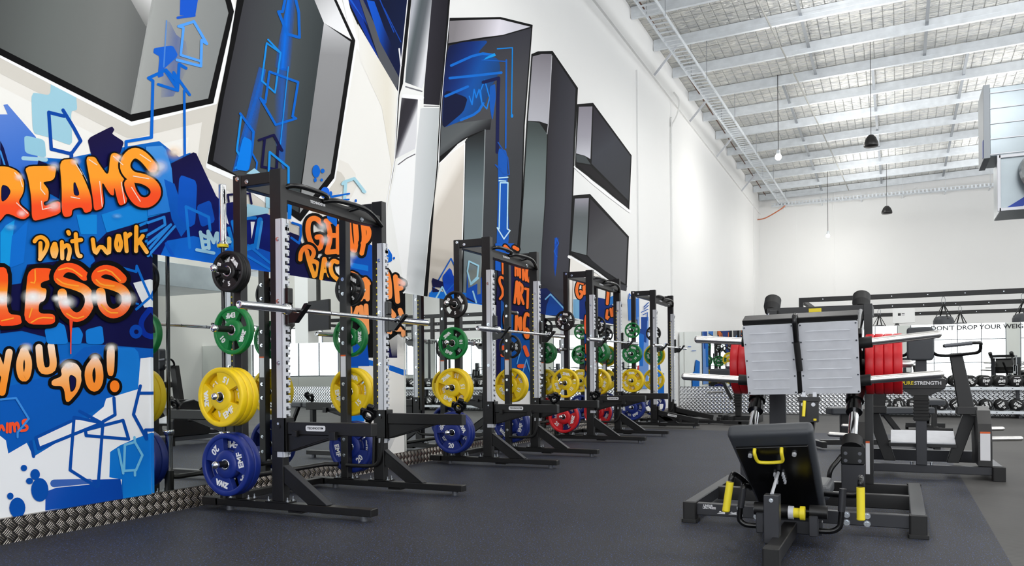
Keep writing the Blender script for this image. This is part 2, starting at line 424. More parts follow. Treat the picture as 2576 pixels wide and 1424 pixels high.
# box A top left
G.stroke([(-200,40),(0,138),(330,310),(540,256),(590,28),(545,-80)],14,(250,250,250))
G.poly([(-300,-30),(0,139),(330,306),(536,260),(588,29),(500,-300),(-300,-400)],BK)
G.poly([(-300,-50),(0,121),(328,288),(381,0),(410,-300),(-300,-400)],((-100,0),(390,60),[(0,(70,72,72)),(.45,(104,108,106)),(.8,(120,122,120)),(1,(92,94,94))]))
G.poly([(328,288),(523,248),(574,33),(490,-300),(410,-300),(381,0)],((340,0),(580,40),[(0,(178,180,178)),(.3,(156,158,156)),(1,(134,137,137))]))
G.poly([(295,-60),(368,70),(392,-60)],((300,60),(380,-20),[(0,(120,122,120,0)),(.5,(180,180,178,.6)),(1,(245,245,245,.9))]),soft=True)
G.stroke([(392,-40),(330,286)],4,(190,192,190,.5),soft=True)
# box B
G.stroke([(640,-120),(590,60),(560,240),(524,418),(600,452),(752,566),(836,452),(892,104),(850,-80)],14,(250,250,250),)
G.poly([(625,-150),(595,0),(576,116),(548,260),(520,411),(600,446),(755,558),(840,448),(893,102),(846,0),(790,-150)],BK)
G.poly([(655,-150),(613,0),(562,246),(535,405),(750,535),(756,460),(786,263),(814,58),(790,0),(745,-150)],((560,0),(815,40),[(0,(48,46,52)),(.35,(66,68,72)),(.75,(74,80,82)),(1,(58,64,66))]))
G.poly([(753,537),(831,436),(881,105),(814,58),(786,263),(759,461)],((815,60),(790,520),[(0,(205,205,208)),(.15,(150,150,152)),(.6,(140,140,142)),(1,(150,152,152))]))
G.poly([(745,-150),(790,0),(814,58),(884,100),(839,0),(790,-150)],((790,0),(870,80),[(0,(190,190,192)),(.6,(240,240,242)),(1,(250,250,252))]))
# blue arrows over A
G.blk(0,0,.35116)
T1=(30,95,200,.75)
G.poly([(1165,140),(1215,160),(1260,250),(1330,300),(1350,470),(1240,690),(1150,700)],((1150,400),(1350,420),[(0,(30,95,200,0)),(.5,(30,95,200,.35)),(1,(30,95,200,0))]),soft=True)
G.poly([(1290,-60),(1425,-60),(1395,120),(1285,110)],(24,88,205));G.stroke([(1270,128),(1390,112)],18,(24,88,205))
G.poly([(1100,345),(1235,325),(1275,400),(1165,500),(1170,545),(1125,560),(1140,405),(1095,380)],(24,96,205),1)
G.stroke([(1190,150),(1170,480)],10,(95,160,240,.6),soft=True)
G.stroke([(1330,490),(1280,460),(1270,640),(1180,505),(1060,560),(1092,580),(1082,985),(900,1015),(900,1085)],22,RB)
G.stroke([(1130,605),(1270,650),(1240,520),(1355,680)],20,RB);G.stroke([(1185,500),(1270,590)],20,RB)
G.stroke([(1316,650),(1320,1120)],18,RB)
G.stroke([(1275,190),(1385,155),(1478,315),(1440,290),(1435,475),(1262,430)],20,(84,160,245));G.stroke([(1275,190),(1310,200),(1290,395),(1435,440)],18,(84,160,245))
# arrows over B
G.poly([(2060,-40),(2120,-40),(2080,520),(2010,500),(1960,480)],((2000,0),(2120,10),[(0,(0,110,225,0)),(.5,(0,115,235,.9)),(1,(0,110,225,0))]),soft=True)
G.poly([(1960,500),(2075,480),(2050,960),(2030,1250),(1960,1000)],((1960,0),(2070,0),[(0,(0,110,225,0)),(.5,(0,115,235,.45)),(1,(0,110,225,0))]),soft=True)
G.poly([(1850,480),(1900,500),(1790,1210),(1660,1230)],((1720,820),(1860,860),[(0,(0,110,225,0)),(.5,(0,115,235,.6)),(1,(0,110,225,0))]),soft=True)
G.stroke([(2050,-60),(2020,85),(1990,85),(2055,245),(2140,270),(2135,90),(2100,-60)],20,RB)
G.stroke([(1905,310),(1870,580),(1965,665),(2005,380),(1915,285)],13,SKY);G.stroke([(1905,310),(2005,380)],13,SKY)
G.stroke([(1925,515),(1895,735),(1860,705),(1970,895),(2115,850),(2090,835),(2130,590),(1925,515)],17,RB)
G.stroke([(2060,480),(2000,1060)],8,SKY)
G.stroke([(1715,815),(1810,945),(1800,1070),(1770,1210)],18,RB);G.stroke([(1720,840),(1690,1080),(1735,1160),(1680,1205)],15,SKY)
G.poly([(1735,975),(1800,1010),(1775,1230),(1680,1215)],(0,126,232),1)
G.stroke([(1800,1100),(1835,1165),(1820,1290)],13,RB)
G.stroke([(1890,1000),(1870,1195),(1975,1215),(1985,1050),(2015,1080),(1955,968),(1850,1005)],18,NAVY)
G.stroke([(1915,1300),(1925,1090),(2060,1200),(2060,1420)],16,SKY)
G.dot(2258,1228,28,46,RB);G.dot(2305,1225,14,16,RB);G.dot(2298,1290,9,11,RB);G.dot(2252,1290,10,16,RB)
G.dot(2322,1380,32,40,(30,105,225));G.dot(2363,1388,10,18,RB);G.stroke([(2370,1415),(2495,1388)],8,RB)
# cyan house near box B
G.blk(560,400,.1826)
G.stroke([(1640,345),(1660,320),(1800,270),(1945,455),(1920,440)],40,(172,215,230));G.stroke([(1680,330),(1665,560)],44,(172,215,230))
G.stroke([(1480,520),(1730,480)],24,RB);G.stroke([(1560,570),(1725,560)],22,RB);G.dot(1822,577,14,22,RB)
G.poly([(880,550),(940,560),(930,830),(880,825)],(0,126,232))
G.poly([(310,205),(420,130),(500,190),(410,215)],PB)
G.dot(1372,690,24,36,RB);G.poly([(1430,690),(1560,720),(1560,950),(1420,820)],RB,1);G.poly([(1700,780),(2000,790),(2000,900)],RB)
# ---- navy wing C
G.blk(850,0,.35119,.0014)
G.stroke([(-60,-160),(110,260),(415,810)],36,(252,252,252))
G.poly([(-30,-300),(60,0),(260,440),(420,800),(440,560),(520,0),(540,-300)],BK)
G.poly([(10,-300),(75,0),(280,430),(415,740),(435,540),(505,0),(525,-300)],((100,100),(520,200),[(0,(4,30,110)),(.4,(2,14,50)),(1,(2,20,62))]))
G.poly([(70,0),(150,0),(210,180),(180,140),(300,440),(280,420)],(6,50,150))
G.poly([(155,0),(180,0),(400,470),(440,560),(420,640),(300,440)],(84,86,92))
G.poly([(205,0),(260,10),(330,200),(450,470),(440,560),(300,300)],((200,100),(400,120),[(0,(10,88,210)),(.5,(4,78,190)),(1,(2,16,60))]))
G.poly([(300,440),(415,660),(410,740)],(4,40,140))
G.stroke([(90,0),(180,135)],14,(20,88,210),w2=2);G.stroke([(300,0),(400,230)],8,(10,68,170));G.stroke([(330,60),(450,300)],6,(10,68,170))
# ---- column D
G.poly([(515,-300),(515,0),(438,600),(403,1150),(340,1600),(270,2100),(640,2140),(690,1424),(715,1200),(740,760),(802,0),(812,-300)],BK)
G.poly([(530,-300),(525,0),(465,600),(440,680),(410,1150),(362,1424),(300,1900),(275,2080),(612,2120),(660,1600),(685,1424),(705,1200),(728,770),(785,0),(800,-300)],(240,240,238))
G.poly([(530,-300),(525,0),(480,590),(600,635),(630,560),(672,0),(690,-300)],((510,200),(660,230),[(0,(180,182,190)),(.3,(84,92,96)),(.6,(96,100,106)),(1,(226,226,230))]))
G.poly([(690,-300),(672,0),(615,640),(612,745),(728,755),(788,0),(800,-300)],((630,200),(790,220),[(0,(46,44,52)),(1,(28,26,34))]))
G.stroke([(485,622),(600,655)],10,(110,110,116));G.stroke([(470,690),(600,700)],30,(246,246,248))
G.poly([(455,700),(590,715),(562,1060),(410,1138)],((430,700),(580,760),[(0,(130,128,134)),(.35,(44,42,48)),(.8,(50,48,56)),(1,(220,220,224))]))
G.poly([(425,1160),(548,1085),(560,1000),(572,700),(590,720),(560,1424),(520,2110),(480,2100),(370,1424)],(246,246,246))
G.stroke([(430,1180),(490,1135),(550,1105)],7,(90,88,94))
G.stroke([(615,760),(722,762)],6,(70,68,74))
G.poly([(612,772),(726,772),(703,1200),(683,1424),(655,1600),(610,2118),(480,2104),(540,1424),(560,1060),(590,780)],((560,1000),(720,1010),[(0,(214,216,218)),(.5,(200,204,206)),(1,(186,190,192))]))
for a,b in (((520,0),(440,560)),):
    G.stroke([(440,350),(445,420)],6,(240,240,240))
G.stroke([(518,-200),(440,560),(424,740),(404,1150),(352,1424),(300,1800)],7,(250,250,252,.9),soft=True)
G.stroke([(796,100),(738,760),(716,1150)],4,(240,240,244));G.stroke([(436,350),(450,470)],10,(235,235,240))
# ---- arch E
G.blk(850,0,.35119,.0014)
G.poly([(800,128),(1040,124),(1165,122),(1395,178),(1338,900),(1322,1424),(1300,1800),(1240,2200),(880,2150),(898,1424),(905,1024),(930,985),(860,1030),(724,1172),(740,760)],BK)
G.poly([(800,150),(1040,140),(1160,138),(1378,192),(1180,250),(1020,270),(790,310)],((850,150),(1250,230),[(0,(128,124,128)),(.4,(170,166,172)),(.75,(226,222,232)),(1,(214,212,222))]))
G.poly([(788,325),(1020,285),(1190,255),(1385,200),(1328,900),(1312,1424),(1290,1800),(1235,2180),(1010,2150),(1042,1424),(1055,925),(930,975),(830,1030),(730,1120),(742,760)],((760,300),(1330,1100),[(0,(40,38,46)),(.3,(58,58,66)),(.6,(70,70,74)),(1,(58,60,64))]))
G.poly([(740,900),(1100,850),(1090,930),(1040,930),(900,990),(730,1120)],((760,880),(900,1060),[(0,(80,84,88)),(.6,(90,94,96)),(1,(20,20,24))]))
G.poly([(788,330),(900,300),(1080,290),(1000,380),(1150,420),(1165,500),(1100,620),(1050,760),(900,860),(745,920),(755,600)],((790,400),(1160,560),[(0,(2,20,70)),(.3,(6,40,110)),(.6,(4,78,160)),(1,(20,60,110))]),1)
G.poly([(760,640),(930,700),(900,800),(745,930)],(3,12,52),1)
for a in ([(770,690),(930,620)],[(800,560),(1000,540),(1170,520)],[(810,470),(1010,380),(1120,395)],[(880,860),(1000,810),(1040,740)]): G.stroke(a,18,(6,103,200),sm=1)
for a in ([(940,690),(960,750),(975,640),(990,700),(1010,640),(1030,740)],[(1050,575),(1085,700),(1065,780),(1030,740),(1020,650),(1050,575)]): G.stroke(a,9,(10,118,215))
G.poly([(1085,620),(1125,600),(1130,700),(1105,870),(1085,760)],(4,83,175),1)
G.stroke([(1040,590),(1150,560),(1145,700),(1140,1090)],24,(5,16,70));G.stroke([(1205,430),(1200,1060)],12,(10,88,180));G.stroke([(1030,430),(1200,440)],8,(10,88,180))
G.stroke([(1140,350),(1248,342),(1242,830)],8,(0,128,215));G.dot(1245,830,9,14,(0,128,215))
G.poly([(1040,430),(1130,400),(1120,380),(1060,410)],(10,148,225))
G.poly([(1145,1060),(1210,1080),(1215,1420),(1225,1700),(1190,1900),(1130,1900),(1145,1400)],(4,84,180),1)
G.stroke([(1145,1020),(1215,1130),(1225,1250),(1185,1250),(1125,1180),(1165,1210)],8,(6,78,170))
G.poly([(930,990),(1055,930),(1042,1424),(1015,2100),(895,2100),(905,1424),(915,1000)],((980,960),(980,1900),[(0,(30,32,34)),(.2,(70,80,84)),(.5,(110,122,126)),(1,(116,128,132))]))
G.stroke([(1052,930),(1040,1424),(1020,2000)],5,(160,168,170))
G.poly([(724,1172),(860,1050),(906,1020),(898,1424),(888,1760),(860,2140),(640,2110),(690,1424)],((720,1100),(900,1200),[(0,(246,244,240)),(.7,(238,232,224)),(1,(206,198,188))]))
G.stroke([(724,1172),(800,1100),(906,1024),(898,1424),(886,1800),(872,2100)],7,(250,250,250))
G.blk(850,0,.35119)
for a in ([(1152,1275),(1215,1270)],[(1152,1295),(1200,1298)],[(1160,1310),(1152,1640)],[(1215,1310),(1210,1640)],[(1160,1310),(1215,1310)]): G.stroke(a,9,(180,222,240))
G.stroke([(1152,1640),(1138,1632),(1186,1712),(1230,1652),(1210,1640)],9,(190,222,240))
# ---- column F
G.poly([(1385,388),(1430,368),(1535,365),(1717,630),(1698,1000),(1682,1424),(1660,1900),(1640,2300),(1180,2260),(1240,2200),(1318,1424),(1350,870)],BK)
G.poly([(1392,405),(1455,388),(1528,388),(1530,600),(1500,890),(1440,870),(1358,865)],((1440,400),(1440,880),[(0,(130,126,134)),(.5,(160,158,166)),(1,(180,180,188))]))
G.poly([(1358,868),(1440,880),(1495,960),(1480,1424),(1455,1800),(1440,2290),(1200,2260),(1300,1800),(1326,1424)],((1350,900),(1340,1700),[(0,(60,68,68)),(.3,(96,108,108)),(.7,(118,128,130)),(1,(104,112,114))]))
G.poly([(1540,395),(1700,635),(1685,1000),(1672,1424),(1650,1900),(1630,2290),(1440,2290),(1458,1800),(1486,1424),(1505,900),(1528,500)],((1500,800),(1690,820),[(0,(38,36,42)),(.4,(48,48,56)),(1,(60,60,68))]))
G.stroke([(1530,400),(1505,880),(1495,960)],5,(210,210,216,.8),soft=True)
G.blk(1050,500,.2809)
G.poly([(1225,350),(1265,350),(1250,550),(1230,700),(1215,600)],((1200,0),(1270,0),[(0,(4,80,190,0)),(.5,(4,80,190,.9)),(1,(4,80,190,0))]),soft=True)
G.stroke([(1230,400),(1240,350),(1260,400),(1220,470),(1245,520)],8,(4,88,190))
# ---- boxes G, H
G.blk(0,0,1)
G.stroke([(1446,420),(1490,460),(1530,492),(1583,532)],7,(250,250,250))
G.poly([(1451,262),(1491,259),(1588,391),(1582,528),(1520,476),(1446,420)],BK)
G.poly([(1455,269),(1489,268),(1484,400),(1470,392),(1448,386)],((1450,270),(1450,395),[(0,(140,136,146)),(.6,(160,158,168)),(1,(200,200,208))]))
G.poly([(1448,388),(1472,394),(1485,414),(1449,408)],(66,72,74))
G.poly([(1492,268),(1585,393),(1580,505),(1487,412)],((1490,300),(1585,420),[(0,(44,42,50)),(.5,(60,62,70)),(1,(52,54,60))]))
G.poly([(1449,412),(1484,417),(1576,508),(1579,524),(1520,470)],(24,22,26))
G.stroke([(1430,646),(1500,684),(1574,742)],7,(250,250,250))
G.poly([(1441,492),(1483,488),(1581,595),(1575,738),(1500,682),(1432,640)],BK)
G.poly([(1445,500),(1480,498),(1474,642),(1436,632)],((1440,500),(1440,640),[(0,(150,148,158)),(.3,(92,98,100)),(1,(120,128,130))]))
G.poly([(1484,500),(1577,598),(1572,715),(1500,668),(1476,642)],((1480,520),(1575,650),[(0,(46,44,50)),(.5,(76,76,80)),(1,(82,82,86))]))
G.poly([(1436,635),(1474,644),(1571,722),(1571,732),(1500,678)],(30,30,34))
G.poly([(1434,648),(1500,690),(1572,745),(1560,800),(1424,795)],(238,234,228))
# ---- lower left blue field
G.blk(0,0,1,.0016)
G.poly([(-300,380),(0,400),(90,395),(160,400),(300,372),(400,355),(450,395),(478,384),(540,500),(556,640),(575,620),(670,640),(680,700),(380,650),(380,1250),(-300,1340)],(10,100,190))
G.poly([(-100,260),(0,288),(19,288),(8,264),(18,262),(90,345),(100,460),(0,470),(-100,440)],((0,270),(60,440),[(0,(98,135,215)),(1,(52,108,205))]))
G.poly([(78,232),(126,240),(128,190),(145,190),(168,188),(190,225),(194,277),(178,280),(182,368),(120,345),(82,335)],(160,205,222),1)
G.poly([(128,240),(127,148),(133,137),(190,190),(190,225)],(160,205,222))
G.stroke([(136,122),(188,190)],7,(160,205,222),w2=5);G.stroke([(140,108),(188,172)],6,(160,205,222),w2=4)
G.poly([(60,340),(112,352),(116,398),(62,385)],(150,200,220),1);G.stroke([(58,398),(115,402)],10,(165,208,225))
G.blk(0,250,.21775)
G.stroke([(740,195),(560,150),(590,575),(820,630),(930,480),(850,330),(725,125)],40,(6,70,165));G.stroke([(820,620),(822,680)],44,(6,70,165))
G.poly([(1005,455),(1290,310),(1320,350),(1290,400),(1430,490),(1380,640),(1180,820),(1100,760),(1050,640)],((1005,450),(1200,900),[(0,(24,16,62)),(1,(14,14,80))]),1)
G.poly([(420,800),(440,705),(640,780),(700,900),(680,1150),(420,1000)],NAVY)
G.poly([(860,680),(1000,930),(1010,980),(900,900)],(245,238,225))
G.poly([(0,480),(40,560),(110,800),(0,780)],NAVY);G.stroke([(0,600),(60,790)],20,LB)
# mid field patches
G.blk(0,540,.22472)
G.poly([(0,200),(60,120),(160,60),(100,600),(90,800),(0,780)],(14,148,220))
G.poly([(130,240),(310,60),(260,540),(100,600)],(10,108,205))
G.poly([(850,0),(1080,0),(1080,220),(900,220)],(14,133,215));G.poly([(1130,0),(1780,-200),(1780,20),(1190,200)],(16,130,214))
G.poly([(1050,340),(1190,200),(1780,30),(1780,460),(1685,470),(1685,700),(1780,1400),(1700,1500),(700,1420),(240,1300),(0,1330),(0,800),(230,770),(300,560),(640,520),(800,640),(1010,600)],NAVY)
G.poly([(780,340),(1000,340),(1060,520),(960,610),(840,560),(780,520)],(8,96,195))
for k in range(5): G.stroke([(1540+k*30,130+k*60),(1800+k*10,20+k*110),(1640+k*20,480 if k==4 else 250+k*55)] if k<2 else [(1630,180+k*60),(1870,40+k*75)],30,(20,128,215))
G.poly([(1485,765),(1690,720),(1690,1035),(1610,1040)],(226,228,232));G.stroke([(1340,590),(1520,640),(1525,575),(1610,780),(1675,925),(1520,1060)],28,(8,103,200));G.stroke([(1495,990),(1540,1000)],22,(8,103,200))
G.stroke([(1670,1060),(1560,1200),(1600,1340),(1700,1370)],60,(4,44,150),sm=2)
G.dot(1515,1310,72,78,(4,68,170));G.dot(1520,1312,26,26,NAVY)
for a in ([(490,1280),(640,1200),(720,1240),(760,1450),(520,1450)],[(780,1270),(880,1260),(925,1340),(900,1450),(780,1450)],[(950,1290),(1140,1240),(1160,1450),(960,1450)]): G.poly(a,(16,120,210),1)

# ---- lower block
G.blk(0,850,.40317,.0026)
G.poly([(0,340),(60,300),(330,230),(520,60),(945,0),(945,400),(640,430),(330,560),(60,720),(0,600)],(8,90,184),0)
G.poly([(640,60),(860,60),(890,330),(740,370),(640,250)],(20,120,212),1)
G.poly([(0,612),(35,640),(50,722),(165,655),(207,742),(440,600),(645,430),(660,380),(860,320),(875,128),(945,120),(945,620),(700,700),(690,870),(760,880),(745,1000),(280,1080),(-100,1140),(-100,600)],(236,238,242))
G.poly([(945,590),(840,630),(745,672),(685,712),(680,870),(765,885),(765,1005),(945,972)],((700,650),(940,950),[(0,(20,118,205)),(.5,(10,113,205)),(1,(14,128,215))]))
G.poly([(282,960),(350,935),(560,915),(560,885),(750,880),(766,1004),(280,1078)],((300,900),(560,1060),[(0,(40,84,180)),(.5,(6,74,170)),(1,(4,68,165))]),0)
G.stroke([(335,908),(560,895)],48,(60,100,180),w2=30)
G.poly([(220,625),(450,510),(640,520),(640,535),(240,690)],(236,238,242));G.poly([(165,655),(640,430),(645,410),(60,640),(50,722)],(8,90,184))
D_=(6,74,165)
for a in ([(495,458),(640,535),(610,925)],[(630,530),(460,495),(435,825),(600,930)],[(222,622),(440,520)],[(222,622),(240,690),(640,528)],[(207,740),(190,650)],[(530,575),(765,515),(800,632),(535,610),(530,575)],[(708,375),(715,480),(640,522)],[(873,300),(862,345),(830,478),(912,630),(905,575),(945,575)],[(862,345),(945,345)]): G.stroke(a,20,D_)
for a in ([(775,668),(838,650),(885,732),(845,825),(770,830),(775,668)],[(735,695),(765,845)],[(835,620),(838,650)],[(838,830),(838,858)]): G.stroke(a,15,(110,185,225))
for x,y,a,b in ((145,812,20,20),(215,852,30,34),(180,893,22,20),(244,948,54,74),(60,987,20,22),(104,1060,50,64)): G.dot(x,y,a,b,(4,78,170))
G.stroke([(0,385),(95,375),(175,505),(105,590),(105,620)],13,(60,140,222))
def letters(L,w,b,c,hl=None,sm=2,bc=BK):
    for st in L: G.stroke(st,w+2*b,bc,sm=sm if len(st)>2 else 0)
    for st in L: G.stroke(st,w,c,sm=sm if len(st)>2 else 0)
OR=lambda y0,y1,a=(255,160,45),b=(250,80,36):((0,y0),(0,y1),[(0,a),(.45,a),(.75,b),(1,b)])
# REAMS
G.blk(0,250,.21775,.0140)
R=OR(780,1380);S_=OR(600,1230)
def solid(pts,c,holes=(),ow=34,sm=1,hc=NAVY):
    G.poly(pts,c,sm,out=(ow*G.B[2],BK))
    for h in holes: G.poly(h,hc,1,out=(10*G.B[2],BK))
solid([(-120,780),(60,775),(190,830),(262,950),(255,1080),(185,1200),(345,1330),(250,1400),(60,1310),(-10,1400),(-120,1500)],R,([(0,990),(70,1010),(105,1070),(60,1150),(0,1190)],))
solid([(262,775),(600,770),(632,800),(610,935),(475,960),(500,990),(545,1050),(540,1170),(480,1190),(500,1240),(640,1175),(690,1200),(690,1320),(480,1385),(350,1410),(345,1150),(310,920)],R)
solid([(668,705),(840,690),(880,780),(960,930),(1035,1120),(1050,1290),(960,1320),(930,1245),(815,1270),(810,1350),(725,1365),(695,1300),(695,1000)],OR(720,1380),([(835,930),(905,1110),(835,1110)],))
solid([(968,665),(1080,665),(1120,740),(1235,900),(1255,640),(1310,615),(1400,670),(1430,900),(1460,1190),(1370,1235),(1340,1180),(1300,1000),(1300,1120),(1250,1100),(1150,930),(1190,1250),(1070,1300),(1055,1150),(1020,930)],OR(620,1290))
Ss=[(1745,790),(1640,660),(1530,610),(1440,690),(1420,800),(1500,900),(1650,920),(1770,1000),(1790,1110),(1700,1200),(1580,1190),(1500,1080),(1475,980)]
letters([Ss],120,22,OR(600,1250))
for a in ([(150,850),(215,930),(240,1010)],[(450,960),(450,1040),(500,1100)],[(460,1180),(470,1275),(580,1250)],[(850,740),(930,870)],[(800,1130),(900,1150)],[(1010,700),(1100,760)],[(1290,660),(1400,760)],[(1600,640),(1720,720)],[(1520,890),(1700,920)],[(1500,1020),(1600,1180)],[(170,1200),(300,1320)],[(1380,960),(1420,1200)],[(1130,950),(1160,1240)]): G.stroke(a,11,(255,236,220,.8),soft=True)
for x,y,r in ((600,780,70),(1760,850,90),(600,1230,90),(850,720,60),(1350,680,60),(200,900,60),(1820,780,110),(230,1320,60)): G.dot(x,y,r,r*.8,(255,250,245,.6),True)
G.dot(1330,1350,60,30,(120,180,235,.7),True);G.dot(100,1480,70,40,(120,190,235,.7),True)
# Don't work
G.blk(0,540,.22472,.0125)
Y=OR(230,520,(250,165,45),(255,190,110))
letters([[(370,300),(400,260),(460,250),(520,310),(500,400),(430,500)],[(435,320),(435,490)],[(590,330),(560,400),(590,490),(620,410),(600,330)],[(675,310),(680,490)],[(680,380),(740,330),(770,400),(745,500)],[(830,220),(840,400),(860,465),(885,465)],[(790,300),(890,285)],[(745,195),(755,215)],
 [(1020,280),(1045,460),(1110,330),(1205,470),(1205,270)],[(1300,240),(1275,340),(1310,420),(1345,340),(1315,240)],[(1385,215),(1400,410)],[(1390,260),(1440,220)],[(1508,140),(1505,410)],[(1510,340),(1580,240)],[(1545,300),(1625,420)]],46,18,Y)
# LESS
G.blk(0,540,.22472,.0130)
LE=((0,580),(0,1230),[(0,(252,82,30)),(.25,(252,90,30)),(.42,(255,150,40)),(.52,(255,235,225)),(.6,(255,225,215)),(.72,(250,110,50)),(1,(250,72,30))])
solid([(-100,590),(85,590),(50,1110),(235,1130),(225,1240),(-100,1250)],LE,ow=90)
solid([(300,600),(580,600),(575,720),(440,760),(440,820),(510,830),(490,960),(420,990),(415,1110),(600,1110),(600,1235),(250,1230),(270,900)],LE,ow=90)
for dx in (0,): 
    letters([[(930,690),(830,600),(700,590),(625,690),(660,750),(820,790),(960,850),(1000,980),(930,1120),(830,1160),(740,1100),(690,1000),(680,880)]],105,52,LE)
    letters([[(1350,720),(1260,630),(1130,610),(1045,690),(1090,760),(1240,790),(1380,850),(1410,980),(1350,1080),(1240,1120),(1150,1060),(1120,980),(1110,870)]],105,52,LE)
G.poly([(760,1180),(800,1180),(785,1330),(782,1560),(770,1560),(768,1330)],(235,70,40))
for a in ([(375,620),(380,770),(330,760)],[(640,620),(760,590),(900,690)],[(620,720),(700,780),(860,800)],[(1080,640),(1200,610),(1330,740)],[(1060,730),(1120,790),(1260,800)],[(730,1110),(830,1170),(920,1140)],[(1120,1010),(1200,1100),(1300,1100)],[(340,1050),(310,1150)],[(330,1210),(430,1150),(570,1160)],[(0,1190),(130,1160)]): G.stroke(a,15,(255,165,50),sm=1)
for x,y,r in ((350,920,120),(720,980,110),(1040,930,110),(1400,940,110),(0,950,100),(620,940,60)): G.dot(x,y,r,r*.7,(255,255,255,.95),True)
# YOU DO!
G.blk(0,850,.40317,.0036)
YC=((0,60),(0,420),[(0,(255,225,200)),(.25,(255,180,110)),(.6,(255,150,50)),(1,(255,140,30))])
for L_ in ([[(-20,130),(20,230)],[(55,90),(10,340)]],[[(145,80),(115,160),(130,250),(165,250),(180,150),(150,80)]],[[(240,60),(250,200),(300,210),(335,180),(315,50)]]): letters(L_,44,18,YC)
solid([(375,195),(420,150),(480,160),(515,230),(490,330),(410,420),(395,300),(320,300),(318,265),(385,240)],((0,150),(0,420),[(0,(255,235,225)),(.3,(255,190,130)),(.7,(255,150,60)),(1,(255,150,40))]),([(430,230),(470,250),(465,310),(440,340)],),ow=44)
letters([[(590,140),(545,200),(555,290),(590,320),(620,270),(615,180),(590,140)]],48,22,((0,110),(0,350),[(0,(255,225,210)),(.5,(255,150,60)),(1,(255,140,40))]))
solid([(660,60),(715,42),(708,240),(665,235)],((0,50),(0,240),[(0,(255,240,230)),(1,(255,145,50))]),ow=40)
G.dot(712,305,48,55,BK);G.dot(712,302,30,37,(255,130,35))
for x,y,r in ((420,170,50),(690,60,40),(160,60,40),(590,120,35)): G.dot(x,y,r,r*.7,(255,250,245,.8),True)
letters([[(-10,575),(5,540),(20,575)],[(40,588),(42,535)],[(60,588),(60,535)],[(60,550),(74,528),(84,545),(88,582)],[(88,550),(100,526),(110,545),(114,578)],[(166,512),(138,516),(140,540),(168,552),(160,576),(128,580)]],17,0,(245,84,44))
# ---- block behind the first rack, upper part (between 380 and 860)
G.blk(370,360,.23882,.0080)
G.poly([(-20,40),(150,30),(190,70),(340,560),(260,720),(0,770)],((-20,40),(150,600),[(0,(74,148,220)),(1,(36,124,214))]))
G.poly([(245,215),(480,98),(510,110),(720,560),(800,640),(900,620),(1290,760),(1290,1370),(0,1200),(0,790),(290,710)],((300,150),(700,1100),[(0,(16,10,60)),(1,(8,24,110))]))
G.poly([(170,380),(280,430),(430,880),(350,990),(250,800)],(6,88,190));G.poly([(330,330),(520,400),(500,850),(440,890),(310,760)],(6,84,192),1);G.poly([(510,660),(660,600),(710,830),(560,890)],(6,80,190),1)
G.poly([(200,1030),(480,980),(900,1080),(1290,1160),(1290,1365),(130,1190)],(8,100,205));G.poly([(1040,1060),(1290,1150),(1290,1365),(1000,1300)],(6,84,190))
G.stroke([(440,1100),(400,670),(640,780),(655,920)],30,(16,118,214))
for a in ([(0,840),(170,780),(180,860),(0,970)],[(0,1060),(240,860)],[(240,860),(0,1130)],[(280,880),(0,1190)]): G.stroke(a,28,(40,135,222))
G.stroke([(190,1060),(280,1220)],30,(10,88,200));
G.stroke([(850,900),(900,1100)],40,(16,128,220));G.stroke([(890,830),(930,1000)],40,(12,118,214));G.stroke([(1130,790),(1080,790),(1000,800)],36,(12,118,214));G.stroke([(1180,810),(1140,1080),(1040,1110)],56,(10,123,220));G.stroke([(1200,830),(1155,1110)],26,(60,150,225))
G.poly([(1080,830),(1125,830),(1090,1010)],(240,240,244));G.poly([(810,690),(850,860),(800,820)],(240,240,244))
for a in ([(1060,1080),(1280,1260)],[(900,1100),(1280,1330)]): G.stroke(a,26,(16,116,214))
G.stroke([(850,620),(840,545),(1070,530),(1090,640)],22,NAVY)
G.poly([(1040,640),(1270,690),(1270,740),(1040,780)],PB);G.poly([(1240,520),(1290,520),(1290,690),(1240,680)],PB)
for L_ in ([[(550,940),(580,1110)],[(555,960),(610,990)],[(570,1040),(620,1040)],[(580,1110),(640,1100)]],[[(630,930),(640,1110)],[(630,930),(690,1050)],[(690,1050),(720,950)],[(730,950),(740,1090)]],[[(800,970),(810,1110)],[(800,990),(850,1010)],[(800,1050),(860,1040)]]):
    for st in L_: G.stroke(st,36,(170,212,230))
G.stroke([(510,1125),(690,1160)],34,(150,200,228))
G.dot(275,100,95,80,(255,205,150,.45),True);G.dot(275,100,60,45,(250,240,228,.7),True)
# GET UP / BACK / YOURSELF
G.blk(680,500,.28081,.0090)
G.poly([(0,400),(170,300),(250,330),(330,560),(620,760),(1130,900),(1130,1424),(700,1424),(700,760),(160,700)],NAVY)
G.poly([(690,540),(870,560),(870,700),(1000,700),(1040,640),(1160,800),(1200,880),(1200,1050),(1100,1290),(1000,1424),(640,1424),(640,700)],BK,1)
G.poly([(690,520),(870,400),(930,430),(930,760),(830,690),(700,640)],(6,78,180));G.poly([(700,570),(870,600),(870,650),(720,620)],(10,118,214))
G.poly([(640,1300),(860,1280),(880,1500),(640,1500)],(6,78,180))
G.poly([(1040,430),(1085,500),(1085,560),(1040,575)],RB,1);G.dot(1102,533,9,12,RB)
G.stroke([(190,215),(265,240),(265,330),(250,400),(180,350)],20,RB)
OG=((0,120),(0,760),[(0,(250,130,50)),(.5,(255,125,45)),(.8,(255,165,50)),(1,(255,165,50))])
letters([[(455,225),(400,170),(335,190),(325,300),(360,410),(425,460),(460,400),(450,340),(410,345)]],46,26,OG)
